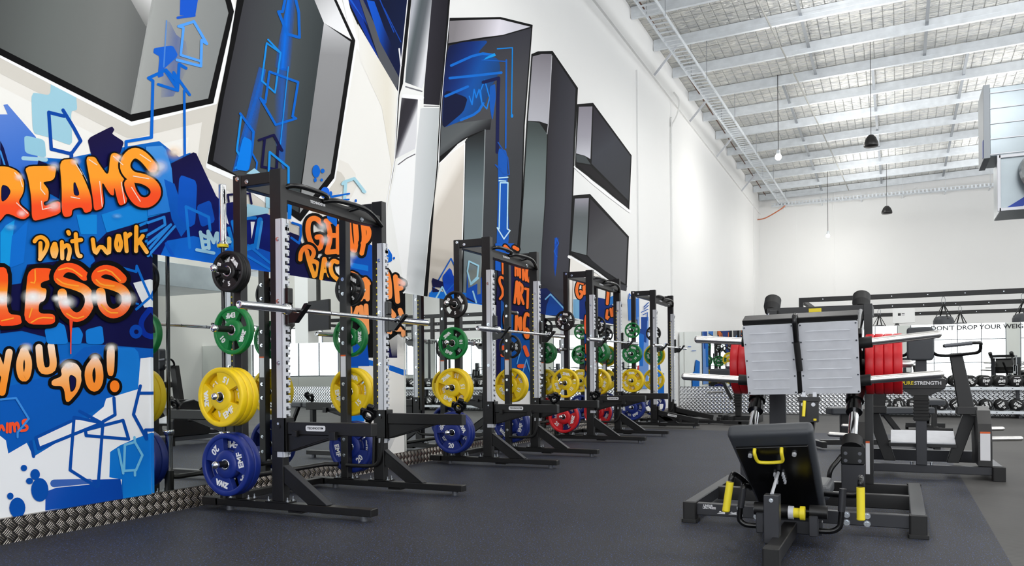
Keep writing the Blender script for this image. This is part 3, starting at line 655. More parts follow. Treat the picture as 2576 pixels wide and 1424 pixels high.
letters([[(490,200),(560,205)],[(505,210),(535,340),(500,480)],[(520,330),(570,330)],[(500,480),(600,470)],[(600,250),(600,480)]],44,24,OG)
letters([[(690,200),(700,360),(730,470),(770,440),(760,300),(755,220)]],50,24,OG);letters([[(820,220),(835,360),(810,490)],[(830,220),(880,280),(870,360),(820,400)]],42,24,OG)
letters([[(258,545),(262,480),(300,430),(350,430),(385,475),(370,525),(335,555)],[(315,470),(345,590),(382,690)],[(345,565),(400,560),(425,605),(412,665),(382,695)]],38,24,OG)
letters([[(470,540),(445,715)],[(478,540),(516,690)],[(458,650),(500,645)]],34,20,OG);letters([[(592,570),(552,552),(526,600),(540,680),(600,730)]],38,20,OG)
OO=((0,640),(0,1260),[(0,(255,140,60)),(1,(252,168,110))])
letters([[(720,670),(760,690)],[(800,900),(830,790)],[(820,730),(830,880)],[(840,720),(870,760)],[(860,740),(860,900)]],40,16,OO)
letters([[(1010,640),(1050,690),(1065,880),(1040,880)],[(1110,700),(1130,920)],[(1110,720),(1180,760)],[(1120,810),(1160,800)]],44,20,OO)
letters([[(700,980),(705,1130)],[(770,980),(740,1060),(790,1080)],[(800,970),(815,1140)],[(845,960),(855,1200)]],42,16,OO)
letters([[(1060,1000),(1110,1060),(1050,1190)],[(1150,1000),(1170,1060)],[(1110,1150),(1150,1170)]],44,20,OO)
G.dot(1130,1170,34,22,(252,168,110));G.dot(1177,1205,18,34,(252,168,110));G.dot(1065,1195,14,22,(252,168,110))
for x,y,r in ((455,250,60),(480,370,50),(720,500,50),(1185,750,60),(680,570,50),(505,590,30)): G.dot(x,y,r,r,(255,255,255,.6),True)
G.poly([(1050,1270),(1120,1220),(1210,1290),(1190,1400),(1080,1420)],((0,1230),(0,1420),[(0,(190,188,186,.9)),(1,(235,234,230,0))]),soft=True)
# painted pilaster below, reaching the kerb
G.blk(0,0,1,.0080)
G.poly([(860,895),(1016,870),(1016,1145),(860,1175)],(236,234,230))
G.poly([(866,880),(905,900),(985,920),(1014,930),(1014,945),(960,925),(900,915),(895,1010),(872,1090),(866,1100)],(8,98,200),0)
G.poly([(905,930),(925,1010),(900,1062),(880,1062)],(150,200,235));G.poly([(868,1000),(915,1000),(915,1060),(868,1062)],(10,118,220))
G.poly([(960,1120),(1014,1020),(1014,1055),(975,1140)],((960,1100),(1014,1060),[(0,(200,200,200)),(1,(236,234,230))]))
# ---- blue house group by second rack
G.blk(1050,500,.2809,.0100)
G.stroke([(100,870),(295,535),(355,660),(340,700)],11,(6,92,196))
G.poly([(130,710),(260,760),(240,800),(130,790),(120,740)],NAVY);G.poly([(125,790),(250,850),(130,870)],NAVY);G.poly([(100,840),(260,830),(620,860),(620,1000),(100,880)],(10,108,205))
G.poly([(215,700),(280,620),(300,640),(310,680),(350,740),(330,830),(240,860)],(4,70,190),1);G.stroke([(240,850),(360,720)],9,(16,104,200))
G.poly([(575,590),(610,580),(610,950),(500,930),(430,900),(440,820),(560,800)],NAVY);G.poly([(440,660),(520,650),(600,750),(600,940),(520,930),(430,880)],(6,78,185),0)
G.poly([(440,650),(560,620),(560,850),(530,860),(530,760),(450,800)],(120,126,124))
for a in ([(215,790),(160,890)],[(215,790),(270,900)],[(455,560),(540,600),(530,700),(470,760),(440,650)],[(455,560),(440,650)],[(490,830),(520,930)],[(470,770),(540,710)]): G.stroke(a,14,(160,210,232))
# strip: wishing start doing
G.poly([(720,560),(1000,540),(1010,780),(1000,1424),(1000,1700),(700,1700),(700,900)],NAVY)
G.poly([(690,400),(860,400),(740,650),(690,640)],(6,88,190))
G.poly([(740,900),(860,1050),(1000,1200),(1000,1720),(740,1720)],(8,74,150))
G.poly([(940,1000),(1000,820),(1150,800),(1340,990),(1340,1040),(1140,1040),(1000,1000)],(10,30,90));G.poly([(1150,960),(1190,850),(1330,1020),(1330,1045),(1140,1045)],(6,70,160));G.stroke([(1140,900),(1185,855),(1330,1010)],13,(120,185,230))
W_=((0,400),(0,900),[(0,(240,110,40)),(1,(246,120,50))])
G.blk(1240,600,.25287)
letters([[(112,78),(145,112)],[(202,88),(238,108)]],34,14,(240,110,40))
letters([[(85,190),(90,350)],[(90,350),(120,260)],[(120,260),(135,350)],[(215,230),(215,370)],[(215,300),(238,295)],[(238,230),(240,370)],[(258,250),(262,390)],[(285,280),(290,410)],[(288,285),(318,420)],[(318,420),(322,300)],[(358,305),(338,290),(328,340),(332,420),(352,435),(356,385)]],19,9,(242,112,42))
letters([[(88,395),(60,380),(50,430),(85,500),(90,560),(60,600)],[(105,415),(140,420)],[(125,420),(130,600)],[(225,430),(205,640)],[(228,430),(245,650)],[(210,575),(240,575)],[(252,440),(250,640)],[(252,445),(285,470),(280,540),(254,560)],[(264,560),(292,650)],[(308,500),(375,512)],[(337,505),(332,690)]],24,11,(243,114,44))
letters([[(118,730),(105,800),(118,900)],[(222,770),(218,910)],[(225,775),(262,905)],[(262,905),(262,790)],[(345,765),(318,740),(297,820),(300,940),(330,1000),(346,930),(325,900)]],30,12,(244,118,46))
G.blk(1050,500,.2809)
for a in ([(760,1330),(790,1400),(750,1400)],[(770,1560),(800,1500),(830,1560)],[(950,1330),(975,1400)],[(900,1500),(940,1500)]): G.stroke(a,36,(225,90,45),sm=1)
for a in ([(930,1560),(965,1440),(1000,1560)],[(880,1480),(920,1330)]): G.stroke(a,10,(80,150,215))
# strip: great things never come from comfort zones
G.poly([(1385,710),(1560,740),(1870,820),(1880,1160),(1560,1130),(1380,1080)],(226,226,224))
G.poly([(1385,900),(1440,900),(1500,1080),(1385,1070)],(120,175,215));G.poly([(1440,850),(1680,900),(1790,1000),(1790,1130),(1440,1080)],(8,44,120));G.poly([(1480,1050),(1600,1060),(1600,1700),(1480,1700)],(10,50,120))
G.poly([(1680,900),(1760,860),(1750,940),(1700,960)],(40,120,200));G.poly([(1560,690),(1870,780),(1860,830),(1600,760)],(60,60,66))
letters([[(1470,760),(1430,740),(1410,830),(1440,900),(1470,850),(1450,830)],[(1480,790),(1485,850)],[(1485,800),(1500,780)],[(1515,800),(1530,850)],[(1690,790),(1700,830),(1690,940)],[(1680,790),(1710,790)]],26,10,W_)
letters([[(1510,930),(1515,990)],[(1690,1000),(1680,1080),(1700,1060)],[(1720,990),(1730,1050)],[(1745,980),(1750,1050)],[(1770,960),(1780,1040)]],22,9,W_)
letters([[(1500,1050),(1490,1120),(1500,1200)],[(1520,1110),(1515,1180)],[(1500,1310),(1505,1380)],[(1525,1300),(1530,1380)],[(1500,1440),(1520,1440),(1500,1540),(1530,1540)]],22,9,(235,85,45))
# last strip, light blue figures
G.poly([(1870,900),(1985,890),(1990,1080),(1880,1090)],(60,120,205));G.poly([(1960,1060),(2060,1060),(2060,1700),(1970,1700)],(110,150,215))
G.poly([(1975,1060),(2050,1060),(2040,1290),(1975,1270)],(20,68,150));G.stroke([(1880,900),(1890,850),(1915,900),(1910,960)],8,(20,98,195))
G.poly([(1975,1200),(2020,1220),(2010,1500),(1975,1500)],(24,108,200))
for a in ([(2020,970),(2060,930)],[(2020,990),(2060,955)],[(1990,1020),(2055,990)],[(2010,1040),(2050,1020),(2050,1090)],[(2150,1330),(2200,1340)],[(2210,1300),(2240,1305)]): G.stroke(a,7,(20,88,180))
G.blk(0,0,1)
G.poly([(1640,905),(1655,900),(1660,935),(1668,940),(1668,1010),(1645,1010)],(20,108,200))
# ------------------------------------------------------------------ building shell
RX=15.;YB=-7.;YF=31.4;YP=18.8
def zr(x,y): return 7.98-.033*(y-16)+.022*x      # underside of foil
m=MB();m.box(-1,5.12,YB,13.2,-.1,0);m.box(-1,-.99,YB,13.2,-.1,0);struct(m.build('floor','rubber_floor'))
m=MB();m.box(5.12,RX,YB,13.2,-.1,0);m.box(-1,RX,13.2,YF,-.1,0);struct(m.build('floor_walkway','ribbed_floor'))
wl=MB().box(-.25,0,YB,YF,0,8.9).build('wall_left','wall_paint');struct(wl)
G.build(wl)
struct(MB().box(-.25,RX+.25,YF,YF+.2,0,9.1).build('wall_far','wall_paint'))
struct(MB().box(RX,RX+.2,YB,YF,0,9.1).build('wall_right','wall_grey'))
wb=struct(MB().box(-.25,RX+.25,YB-.2,YB,0,9.3).build('wall_back','wall_grey'))
m=MB();n=1
cs=[(-.25,YB-.2),(RX+.25,YB-.2),(RX+.25,YF+.2),(-.25,YF+.2)]
m.add([(x,y,zr(x,y)) for x,y in cs]+[(x,y,zr(x,y)+.12) for x,y in cs],[(0,1,2,3),(4,7,6,5),(0,4,5,1),(1,5,6,2),(2,6,7,3),(3,7,4,0)])
struct(m.build('ceiling','foil'))
# wall joints, ledge, pilaster
def trim(i,m,mm='wall_paint'): return struct(m.build('trim_%d'%i,mm))
def wy(px,py,X=0): return wallpt(px,py,X)
ledge=[(14.7,7.15),(31.2,6.75)]
m=MB();m.beam((.02,9.0,7.36),(.02,YF,6.78),.05,.025);trim(1,m)
for i,yj in enumerate((15.62,18.2,29.9)):
    m=MB();m.box(0,.035 if i!=1 else .03,yj-.05 if i==0 else yj-.025,yj+.05 if i==0 else yj+.025,0 if i else 1.8,6.9 if i!=1 else 6.1);trim(2+i,m)
m=MB();m.box(.0,1.3,YF-.02,YF,0,7.4);trim(5,m)
m=MB();m.box(2.55,2.6,YF-.035,YF,0,7.4);trim(6,m)
# windows: back wall and right wall, daylight panes with mullions (seen in the mirrors)
wn=0
def window(x0,x1,z0,z1,wall,nx=3,nz=2):
    global wn
    wn+=1;t=.035
    f=MB();g=MB();c0=x0;c1=x1
    def bx(mb,a0,a1,b0,b1,d0,d1):
        if wall=='back': mb.box(a0,a1,YB+d0,YB+d1,b0,b1)
        else: mb.box(RX-d1,RX-d0,a0,a1,b0,b1)
    bx(g,x0,x1,z0,z1,.004,.02)
    for i in range(nx+1): a=x0+(x1-x0)*i/nx;bx(f,a-t/2,a+t/2,z0,z1,.02,.06)
    for i in range(nz+1): a=z0+(z1-z0)*i/nz;bx(f,x0,x1,a-t/2,a+t/2,.02,.055)
    o=f.build('window_%d'%wn,'grey_metal');struct(o);g.build('window_pane','window_glow',o)
for a in (.6,5.2,9.8): window(a,a+4.0,.15,4.6,'back',4,4)
for a in (0,6,12,20,25.5): window(a,a+4.6,.9,2.6,'right',4,1)
for a in (-4,2,8,14): window(a,a+5,4.9,6.6,'right',4,1)
# chequer plate kerb on the left wall
m=MB();m.box(0,.03,YB,18.8,0,.145);o=struct(m.build('baseboard_left','chequer_kerb'))
# mirrors on the left wall
def lbl_mirror(y0,y1,label):
    m=MB();m.box(.004,.027,y0,y1,.15,1.785);o=m.build('wall_mirror',['mirror'],loc=(0,(y0+y1)/2,.15))
    tag(o,label,'mirror','mirrors along the mural wall')
lbl_mirror(3.985,6.125,'large wall mirror in the painted wall, behind the nearest rack')
lbl_mirror(7.146,9.21,'wall mirror with blue arrows painted above it, behind the second rack')
lbl_mirror(10.315,12.46,'wall mirror between the two orange lettered strips, behind the third rack')
lbl_mirror(13.016,15.546,'wall mirror behind the farthest rack')
# low mirrored partition across the hall
struct(MB().box(0.03,RX,YP,YP+.14,0,1.87).build('wall_partition','wall_paint'))
o=struct(MB().box(.03,RX,YP-.012,YP,0,.6).build('baseboard_partition','chequer_panel'))
o=struct(MB().box(.03,RX,YP-.4,YP,0,.012).build('baseboard_kerb','kerb_dark'))
xs=[.04,1.9,3.75,5.6,7.45,9.3,11.2,13.1,14.98]
for i in range(8):
    m=MB();m.box(xs[i]+.004,xs[i+1]-.004,YP-.022,YP-.002,.605,1.865);o=m.build('partition_mirror','mirror',loc=(xs[i],YP,.6))
    tag(o,['mirror panel in the corner of the low partition, beside the mural wall','partition mirror panel hidden mostly behind the leg press','partition mirror panel with the first letters of the slogan','partition mirror panel with the rest of the slogan, above the dumbbells','partition mirror panel at the right edge of the picture','sixth partition mirror panel from the mural wall','seventh partition mirror panel from the mural wall','last partition mirror panel beside the right wall'][i],'mirror','mirrors on the low partition')
m=MB();
m.text("DON'T DROP YOUR WEIGHTS",TM((0,0,0),(1,0,0),(0,0,1)),.125,.002,.003)
o=m.build('slogan_lettering','black_metal',loc=(0,0,0));
w_=max(v.co.x for v in o.data.vertices)-min(v.co.x for v in o.data.vertices)
o.scale=(1.86/w_,1,1);o.location=(6.17,YP-.026,1.785)
tag(o,"dark capital letters reading DON'T DROP YOUR WEIGHTS along the mirror top",'lettering')
# ------------------------------------------------------------------ weight plates
def plate(name,R,num,mname,T=.055,holes=True,tx='white_print'):
    m=MB();h=T/2;ri=R*.83
    m.lathe([(ri,-h*.8),(ri+.006,-h),(R-.008,-h),(R-.002,-h*.88),(R,-h*.7),(R,h*.7),(R-.002,h*.88),(R-.008,h),(ri+.006,h),(ri,h*.8)],'y',n=56,closed=True)
    rh=R*.46
    m.lathe([(.028,-h*.95),(rh-.012,-h*.95),(rh,-h*.6),(rh,h*.6),(rh-.012,h*.95),(.028,h*.95)],'y',n=40,closed=True)
    for k in range(3):
        a=PI/2-k*2*PI/3;w=math.radians(37)
        poly=[];N=8
        for i in range(N+1): t=a-w+2*w*i/N;poly.append(((ri+.004)*math.cos(t),(ri+.004)*math.sin(t)))
        w2=math.radians(34)
        for i in range(N+1): t=a+w2-2*w2*i/N;poly.append(((rh-.01)*math.cos(t),(rh-.01)*math.sin(t)))
        m.prism(poly,'y',-h*.72,h*.72)
    m.mat(1)
    r=R*.625;y=-h*.72-.0008
    for s_,yy in ((1,y),(-1,-y)):
        xd=(s_,0,0)
        for k,(t,sz,inw) in enumerate(((num,R*.26,1),('EMF',R*.25,1),('ZIVA',R*.2,-1))):
            a=PI/2-k*2*PI/3;a=a if s_==1 else PI-a
            c=(r*math.cos(a)*s_,0,r*math.sin(a))
            if s_==1: cx,cz=r*math.cos(PI/2-k*2*PI/3),r*math.sin(PI/2-k*2*PI/3)
            else: cx,cz=r*math.cos(PI/2-k*2*PI/3),r*math.sin(PI/2-k*2*PI/3)
            up=Vector((-cx,0,-cz))*inw;nrm=Vector((0,-s_,0));xd=up.cross(nrm)
            m.text(t,TM((cx,yy,cz),xd,up),sz*1.15,.0006,.004 if t=='ZIVA' else .002)
    o=m.build(name,[mname,tx],bevel=.0025)
    g=MB();g.lathe([(.0262,-h*1.02),(.037,-h*1.02),(.037,h*1.02),(.0262,h*1.02)],'y',n=28,closed=True)
    g.build('steel_ring','chrome',o)
    COL_R[name]=R
    return o
COL_R={}
PK={}
for k,(nm,R,num,mt,T) in {5:('weight_plate',.142,'5','plate_black',.042),10:('weight_plate',.168,'10','plate_green',.05),15:('weight_plate',.203,'15','plate_yellow',.052),20:('weight_plate',.217,'20','plate_blue',.058),25:('weight_plate',.22,'25','plate_red',.06)}.items():
    PK[k]=(plate(nm,R,num,mt,T),T)
used=set()
CN={5:'black',10:'green',15:'yellow',20:'blue',25:'red'}
POS1={1:['only'],2:['front','rear'],3:['front','middle','rear']}
def put_plate(k,x,y,z,ang,label,group,axis='y',scale=1):
    o,T=PK[k]
    if k not in used: used.add(k);r=o
    else: r=dup(o)
    r.location=(x,y,z);r.scale=(scale,)*3
    if axis=='y': r.rotation_euler=(0,math.radians(90-ang),0)
    else: r.rotation_euler=(0,math.radians(ang),PI/2)
    tag(r,label,'weight plate',group);return r
def stack(ks,x,y,z,ang,sgn,where,group):
    # ks: plates listed from the outermost (peg tip) to the post; y: post face; sgn -1 towards the camera
    tot=sum(PK[k][1]+.002 for k in ks);d=.012;i=len(ks)
    for j,k in enumerate(reversed(ks)):
        T=PK[k][1];yy=y+sgn*(d+T/2);d+=T+.002
        idx=len(ks)-j
        same=[q for q in ks if q==k];
        if len(same)==1: w=''
        else:
            pos=[q for q in range(len(ks)) if ks[q]==k].index(len(ks)-1-j);w={0:'outermost ',len(same)-1:'innermost '}.get(pos,'middle ')
        put_plate(k,x,yy,z,ang+(0 if idx==1 else 37*idx),f"{w}{CN[k]} {k} kg weight plate {where}",group)
# ------------------------------------------------------------------ power rack
RK0=thing('power_rack','nearest black power rack, standing beside the painted word GET UP','power rack',(0,4.32,0),group='power racks along the mural wall')
D=1.26
def bolt(m,p,ax,r=.011):
    p=Vector(p);a=Vector({'x':(1,0,0),'y':(0,1,0),'z':(0,0,1)}[ax[-1]])*(-1 if ax[0]=='-' else 1)
    m.cyl(p,p+a*.003,r*1.35,n=14);m.cyl(p,p+a*.012,r*.85,n=6,smooth=False)
PEGZ=(1.672,1.268,.808,.345)
def rack_parts(root):
    sides=((0,-1),(D-.065,1))
    for si,(y0,sg) in enumerate(sides):
        yn=y0;yf=y0+.065;out=yn if sg<0 else yf
        MB().box(.76,.86,yn,yf,.09,2.352).build('front_post','black_metal',root,.004)
        m=MB();m.box(.50,.76,yn+.004,yf-.004,2.262,2.342);m.build('top_beam','black_metal',root,.004)
        rp=MB();rp.box(.43,.50,yn,yf,.09,2.345);rp.mat(1);m=rp
        for bx_,bz in ((.475,2.318),(.56,2.29)): bolt(m,(bx_,out,bz),'-y' if sg<0 else 'y',.012)
        for z in (1.74,1.62,1.33,1.21,.87,.75,.41,.28): bolt(m,(.465,yn if sg>0 else yf,z),'-y' if sg>0 else 'y')
        m.build('rear_post',['black_metal','bolt'],root,.004)
        # base
        m=MB();m.box(.25,1.58,yn-.008,yf+.008,.034,.082);m.box(.12,.27,yn-.008,yf+.008,.03,.084);m.box(.9,1.02,yn-.004,yf+.004,.02,.034)
        m.build('base_beam','black_metal',root,.003)
        for x in (.35,1.5): m=MB();m.cyl((x,(yn+yf)/2,0),(x,(yn+yf)/2,.034),.024,n=18);m.build('rubber_foot','grey_metal',root)
        for x in (.465,.81):
            m=MB();m.box(x-.1,x+.1,yn-.012,yf+.012,.083,.091);m.mat(1)
            for bx_ in (-.082,.082):
                for by in (yn+.004,yf-.004): m.cyl((x+bx_,by,.09),(x+bx_,by,.1),.012,n=6,smooth=False);m.cyl((x+bx_,by,.1),(x+bx_,by,.12),.006,n=8)
            m.build('base_flange',['black_metal','bolt'],root)
        m=MB();m.prism([(.862,.325),(.862,.215),(1.06,.082),(1.22,.082)],'y',yn+.006,yf-.006);m.build('floor_brace','black_metal',root,.003)
        m=MB();m.prism([(.862,.33),(1.222,.084),(1.224,.088),(.862,.336)],'y',yn+.002,yf-.002);m.build('brace_cap','charcoal_metal',root)
        # notched hook rail
        m=MB();m.box(.815,.868,yn-.007,yn-.001,.392,2.01);m.box(.862,.878,yn-.007,yn+.018,.392,2.01);m.box(.862,.878,yn+.018,yn+.036,1.90,2.01);m.box(.862,.878,yn+.018,yn+.036,.392,.45)
        m.box(.862,.878,yn+.028,yn+.058,1.93,2.01);m.box(.862,.878,yn+.028,yn+.058,.392,.44)
        z=.45;
        while z<1.92: m.box(.862,.878,yn+.017,yn+.045,z+.024,z+.05);m.box(.862,.878,yn+.044,yn+.06,z+.012,z+.05);m.prism([(yn+.05,z+.03),(yn+.064,z+.036),(yn+.064,z+.05),(yn+.05,z+.044)],'x',.862,.878);z+=.052
        m.mat(1)
        for z in (1.87,1.45,1.03,.62): bolt(m,(.835,yn-.007,z),'-y',.011)
        for z in (1.97,.42): bolt(m,(.878,yn+.04,z),'x',.011)
        m.mat(2)
        z=.5;
        while z<1.9 and si==1: m.box(.80,.8155,yn-.0015,yn-.0005,z,z+.012);z+=.052
        m.build('hook_rail',['silver_rail','bolt','label_yellow'],root,.0015)
        if si==1:
            m=MB();m.box(.44,.49,yn-.0015,yn-.0002,.93,1.1);m.mat(1);m.box(.44,.49,yn-.0016,yn-.0002,1.1,1.112);m.build('warning_label',['label_white','label_orange'],root)
        # storage pegs
        for z in PEGZ:
            m=MB();a=out;b=out+sg*.2;m.cyl((.465,a,z),(.465,b,z),.0225,n=18);m.cyl((.465,a,z),(.465,a+sg*.008,z),.036,n=18)
            m.mat(1);m.sphere((.465,b+sg*.012,z),.027,18)
            m.build('storage_peg',['black_metal','chrome'],root)
        # j hook
        yc=yn+.03
        m=MB();m.rbox(.879,.912,yn+.005,yf-.01,1.43,1.54,.01,axis='y');m.box(.879,.91,yn+.005,yf-.01,1.29,1.43)
        m.prism([(.90,1.30),(.965,1.30),(1.075,1.42),(1.062,1.43),(1.04,1.427),(1.0,1.366),(.965,1.366),(.90,1.39)],'y',yc-.022,yc+.022)
        m.build('bar_hook','black_gloss',root,.003)
        # safety arm
        m=MB();m.box(.795,.90,yn-.014,yn-.008,.43,.66);m.box(.88,.9,yn-.014,yf+.012,.43,.66);m.box(.795,.90,yf+.001,yf+.012,.43,.66)
        m.cyl((.84,yn-.02,.6),(.84,yf+.03,.6),.012,n=12)
        m.build('arm_bracket','black_metal',root,.003)
        arm=MB();arm.box(.9,1.585,yn-.002,yf+.0,.548,.632);o=arm.build('safety_arm','black_metal',root,.004)
        m=MB();m.prism([(.9,.548),(.9,.43),(1.3,.548)],'y',yn+.006,yf-.006);m.prism([(.9,.43),(.92,.43),(1.34,.547),(1.29,.547)],'y',yn+.003,yf-.003)
        m.build('arm_gusset','black_metal',o,.003)
        if si==0:
            m=MB();m.rbox(1.06,1.22,yn-.006,yn-.002,.575,.612,.012,axis='y');m.mat(1)
            m.text('TECHNOGYM',TM((1.14,yn-.0068,.594),(1,0,0),(0,0,1)),.021,.0004,.0004);m.build('logo_plate',['label_white','black_gloss'],o)
            m=MB();m.box(.96,1.0,yn-.03,yn-.002,.535,.575);m.build('arm_lug','black_metal',o,.002);m=MB();m.box(1.27,1.32,yn-.035,yn-.002,.52,.575);m.build('arm_lug','black_metal',o,.002)
    # rear cross members
    MB().box(.16,.24,.05,D-.05,.034,.082).build('rear_base_beam','black_metal',root,.003)
    MB().box(.432,.498,.065,D-.065,2.262,2.335).build('rear_top_beam','black_metal',root,.004)
    m=MB();m.tube([(.4,.06,.2),(.28,.1,.2),(.28,D-.1,.2),(.4,D-.06,.2)],.019,smooth=False);m.build('rear_tie_bar','black_metal',root)
    # front cross beam and grips
    m=MB();m.prism([(.067,2.23),(.067,2.145),(.95,2.13),(D-.067,2.145),(D-.067,2.23)],'x',.78,.85);m.build('pull_up_beam','black_metal',root,.004)
    m=MB();m.mat(0).rbox(.853,.8535,.38,.52,2.16,2.21,.01,axis='x') if False else None
    m=MB();m.text('TECHNOGYM',TM((.852,.4,2.185),(0,1,0),(0,0,1)),.027,.0006,.001);m.build('beam_logo','label_white',root)
    m=MB();m.tube([(.85,.06,2.235),(.885,.1,2.25),(.90,.2,2.255),(.90,.4,2.25),(.885,.46,2.24),(.85,.49,2.22)],.018)
    m.tube([(.85,.46,2.21),(.89,.52,2.225),(.91,.62,2.232),(.92,.85,2.228),(.91,1.0,2.2),(.86,1.19,2.15)],.018)
    m.tube([(.84,.78,2.2),(.92,.82,2.225)],.014)
    m.build('pull_up_grip','black_gloss',root)
    m=MB();bolt(m,(.852,.93,2.16),'x',.014);m.build('grip_bolt','bolt',root)
    # bar holder cup and side loops
    m=MB();m.cyl((.3,.035,.082),(.3,.035,.25),.032,n=20);m.build('bar_holder','black_metal',root)
    for y in (D+.02,): 
        m=MB();m.tube([(.86,y-.1,.44),(.84,y-.1,.3),(.80,y-.1,.22),(.70,y-.1,.2),(.50,y-.1,.2)],.016);m.tube([(.78,y-.1,.5),(.77,y-.1,.21)],.013);m.build('loop_handle','dark_rubber',root)
rack_parts(RK0)
racks=[RK0]
for y,l in ((7.45,'second black power rack from the camera, standing in front of the word START'),(10.54,'third black power rack from the camera, loaded with a red 25 kg plate'),):
    racks.append(dup(RK0,(0,y,0),l))
r4=dup(RK0,(0.03,13.62,0),'farthest black power rack, nearest the low mirrored partition');racks.append(r4)
for c in kids(r4):
    if c.name.startswith('safety_arm'):
        y=min(v.co.y for v in c.data.vertices)
        P0=Matrix.Translation((.9,0,.59));c.matrix_local=Matrix.Translation((0,0,-.34))@P0@Matrix.Rotation(math.radians(11),4,'Y')@P0.inverted()
    if c.name.startswith('arm_bracket'): c.location.z=-.3
# plates on racks
RN=['the nearest rack','the second rack','the third rack','the farthest rack']
def load(i,side,cfg):
    Y=racks[i].location.y;X=racks[i].location.x+.465
    for lv,(ks,ang) in enumerate(cfg):
        if not ks: continue
        yy=Y if side<0 else Y+D
        stack(ks,X,yy,PEGZ[lv]-.006,ang,side,('on the near side of ' if side<0 else 'on the far side of ')+RN[i],'weight plates stored on the racks')
load(0,-1,[([5,5],280),([10],215),([15,15,15],65),([20,20],135)])
load(0,1,[([5],300),([10],240),([15,15],240),([20,20],240)])
load(1,-1,[([5],275),([10,5],5),([15,15],5),([20,20],265)])
load(1,1,[([],0),([5],120),([15,15],260),([20,20],30)])
load(2,-1,[([5],320),([],0),([15],320),([25,20],225)])
load(2,1,[([5],200),([10,10,10],150),([15,15],30),([20,25],210)])
load(3,-1,[([],0),([10,10],310),([15,15],330),([20,20],60)])
load(3,1,[([5],10),([15,10],240),([15],230),([20],280)])
put_plate(10,racks[3].location.x+.465,racks[3].location.y-.045,PEGZ[0]-.006,10,'small green weight plate on the topmost near peg of the farthest rack','weight plates stored on the racks',scale=.8)
# ------------------------------------------------------------------ barbells
def make_bar(label,group):
    m=MB();m.cyl((0,-.66,0),(0,.66,0),.0142,n=18)
    m.mat(1)
    for y in (-.5,-.22,.22,.5): m.cyl((0,y,0),(0,y+.006,0),.0146,n=18)
    o=m.build('barbell',['chrome','charcoal_metal'])
    for s in (-1,1):
        g=MB();pr=[(.0145,s*.655),(.036,s*.655),(.037,s*.662),(.037,s*.685),(.03,s*.69),(.0255,s*.7),(.0255,s*1.095),(.024,s*1.1),(.018,s*1.1),(.016,s*1.094),(.001,s*1.094)]
        g.lathe(pr,'y',n=28);g.build('sleeve','brushed_steel' if 0 else 'chrome',o)
    return tag(o,label,'barbell',group)
bar=make_bar('chrome barbell resting on the hooks of the nearest rack','barbells');bar.location=(.992,4.32+.565,1.383)
for i,(dx,dz) in enumerate(((0.0,0),(0,0),(.02,.0))):
    b=dup(bar,(.992+dx,racks[i+1].location.y+.565,1.383),'chrome barbell resting on the hooks of '+RN[i+1])
vb=dup(bar,(.30,4.32+.035,1.205),'barbell stood upright in the holder of the nearest rack');vb.rotation_euler=(PI/2,0,0);vb.data=vb.data.copy();vb.data.materials[0]=M['black_gloss']
m=MB();m.cyl((0,0,.655),(0,0,.675),.0385,n=24);y_=m.build('yellow_band','label_yellow');y_.parent=vb;y_.rotation_euler=(-PI/2,0,0)
# collars clipped on the arm ends
def collar(loc,label):
    m=MB();m.lathe([(.024,-.018),(.043,-.018),(.046,-.01),(.046,.01),(.043,.018),(.024,.018)],'y',n=20,closed=True)
    m.box(-.012,.03,-.016,.016,.035,.075);m.box(.03,.058,-.012,.012,.0,.06);m.box(-.06,-.035,-.012,.012,-.02,.03);m.box(-.02,.02,-.012,.012,-.06,-.035)
    o=m.build('barbell_collar','black_gloss',bevel=.003);o.location=loc;o.rotation_euler=(.5,.3,.2);return tag(o,label,'collar','collars clipped on the safety arms')
c0=collar((1.545,4.32+.03,.69),'black plastic collar on the near safety arm of the nearest rack')
for i,(x,y,l) in enumerate(((1.545,4.32+1.22,'black plastic collar on the far safety arm of the nearest rack'),(1.545,7.48,'black plastic collar on the near safety arm of the second rack'),(1.545,8.68,'black plastic collar on the far safety arm of the second rack'))):
    dup(c0,(x,y,.69),l)
# ------------------------------------------------------------------ leg press (foreground right)
def frame_T(o,x,y,z):
    return Matrix(((x[0],y[0],z[0],o[0]),(x[1],y[1],z[1],o[1]),(x[2],y[2],z[2],o[2]),(0,0,0,1)))
O=(4.06,5.15,0)
LP=thing('leg_press','black plate-loaded leg press with two silver footplates and yellow handles','leg press',O)
def lp(m,name,mats,bevel=.004,parent=None): return m.build(name,mats,parent or LP,bevel,loc=O)
m=MB();m.box(3.46,4.69,5.14,5.20,.045,.12);m.mat(1)
for x in (3.74,3.84,4.35,4.46):
    for z in (.06,.105): bolt(m,(x,5.139,z),'-y',.014)
lp(m,'base_rail',['charcoal_metal','bolt'])
m=MB();m.box(3.46,4.69,5.86,5.93,.04,.13);lp(m,'base_rail','black_metal')
m=MB();m.tube([(3.43,6.5,.08),(3.8,6.62,.08),(4.3,6.62,.08),(4.72,6.5,.08)],.04,n=4) if False else m.box(3.46,4.69,6.48,6.55,.04,.12);lp(m,'base_rail','black_metal')
for x0,x1,lx in ((3.40,3.47,'left'),(4.685,4.765,'right')):
    m=MB();m.box(x0,x1,5.12,6.56,.05,.13);lp(m,'side_rail','charcoal_metal',.005)
    for y0 in (5.10,6.5):
        m=MB();m.rbox(x0-.006,x1+.006,y0,y0+.09,.02,.128,.012);m.mat(1);m.rbox(x0-.014,x1+.014,y0-.01,y0+.1,0,.022,.012);lp(m,'rubber_foot',['dark_rubber','dark_rubber'],.002)
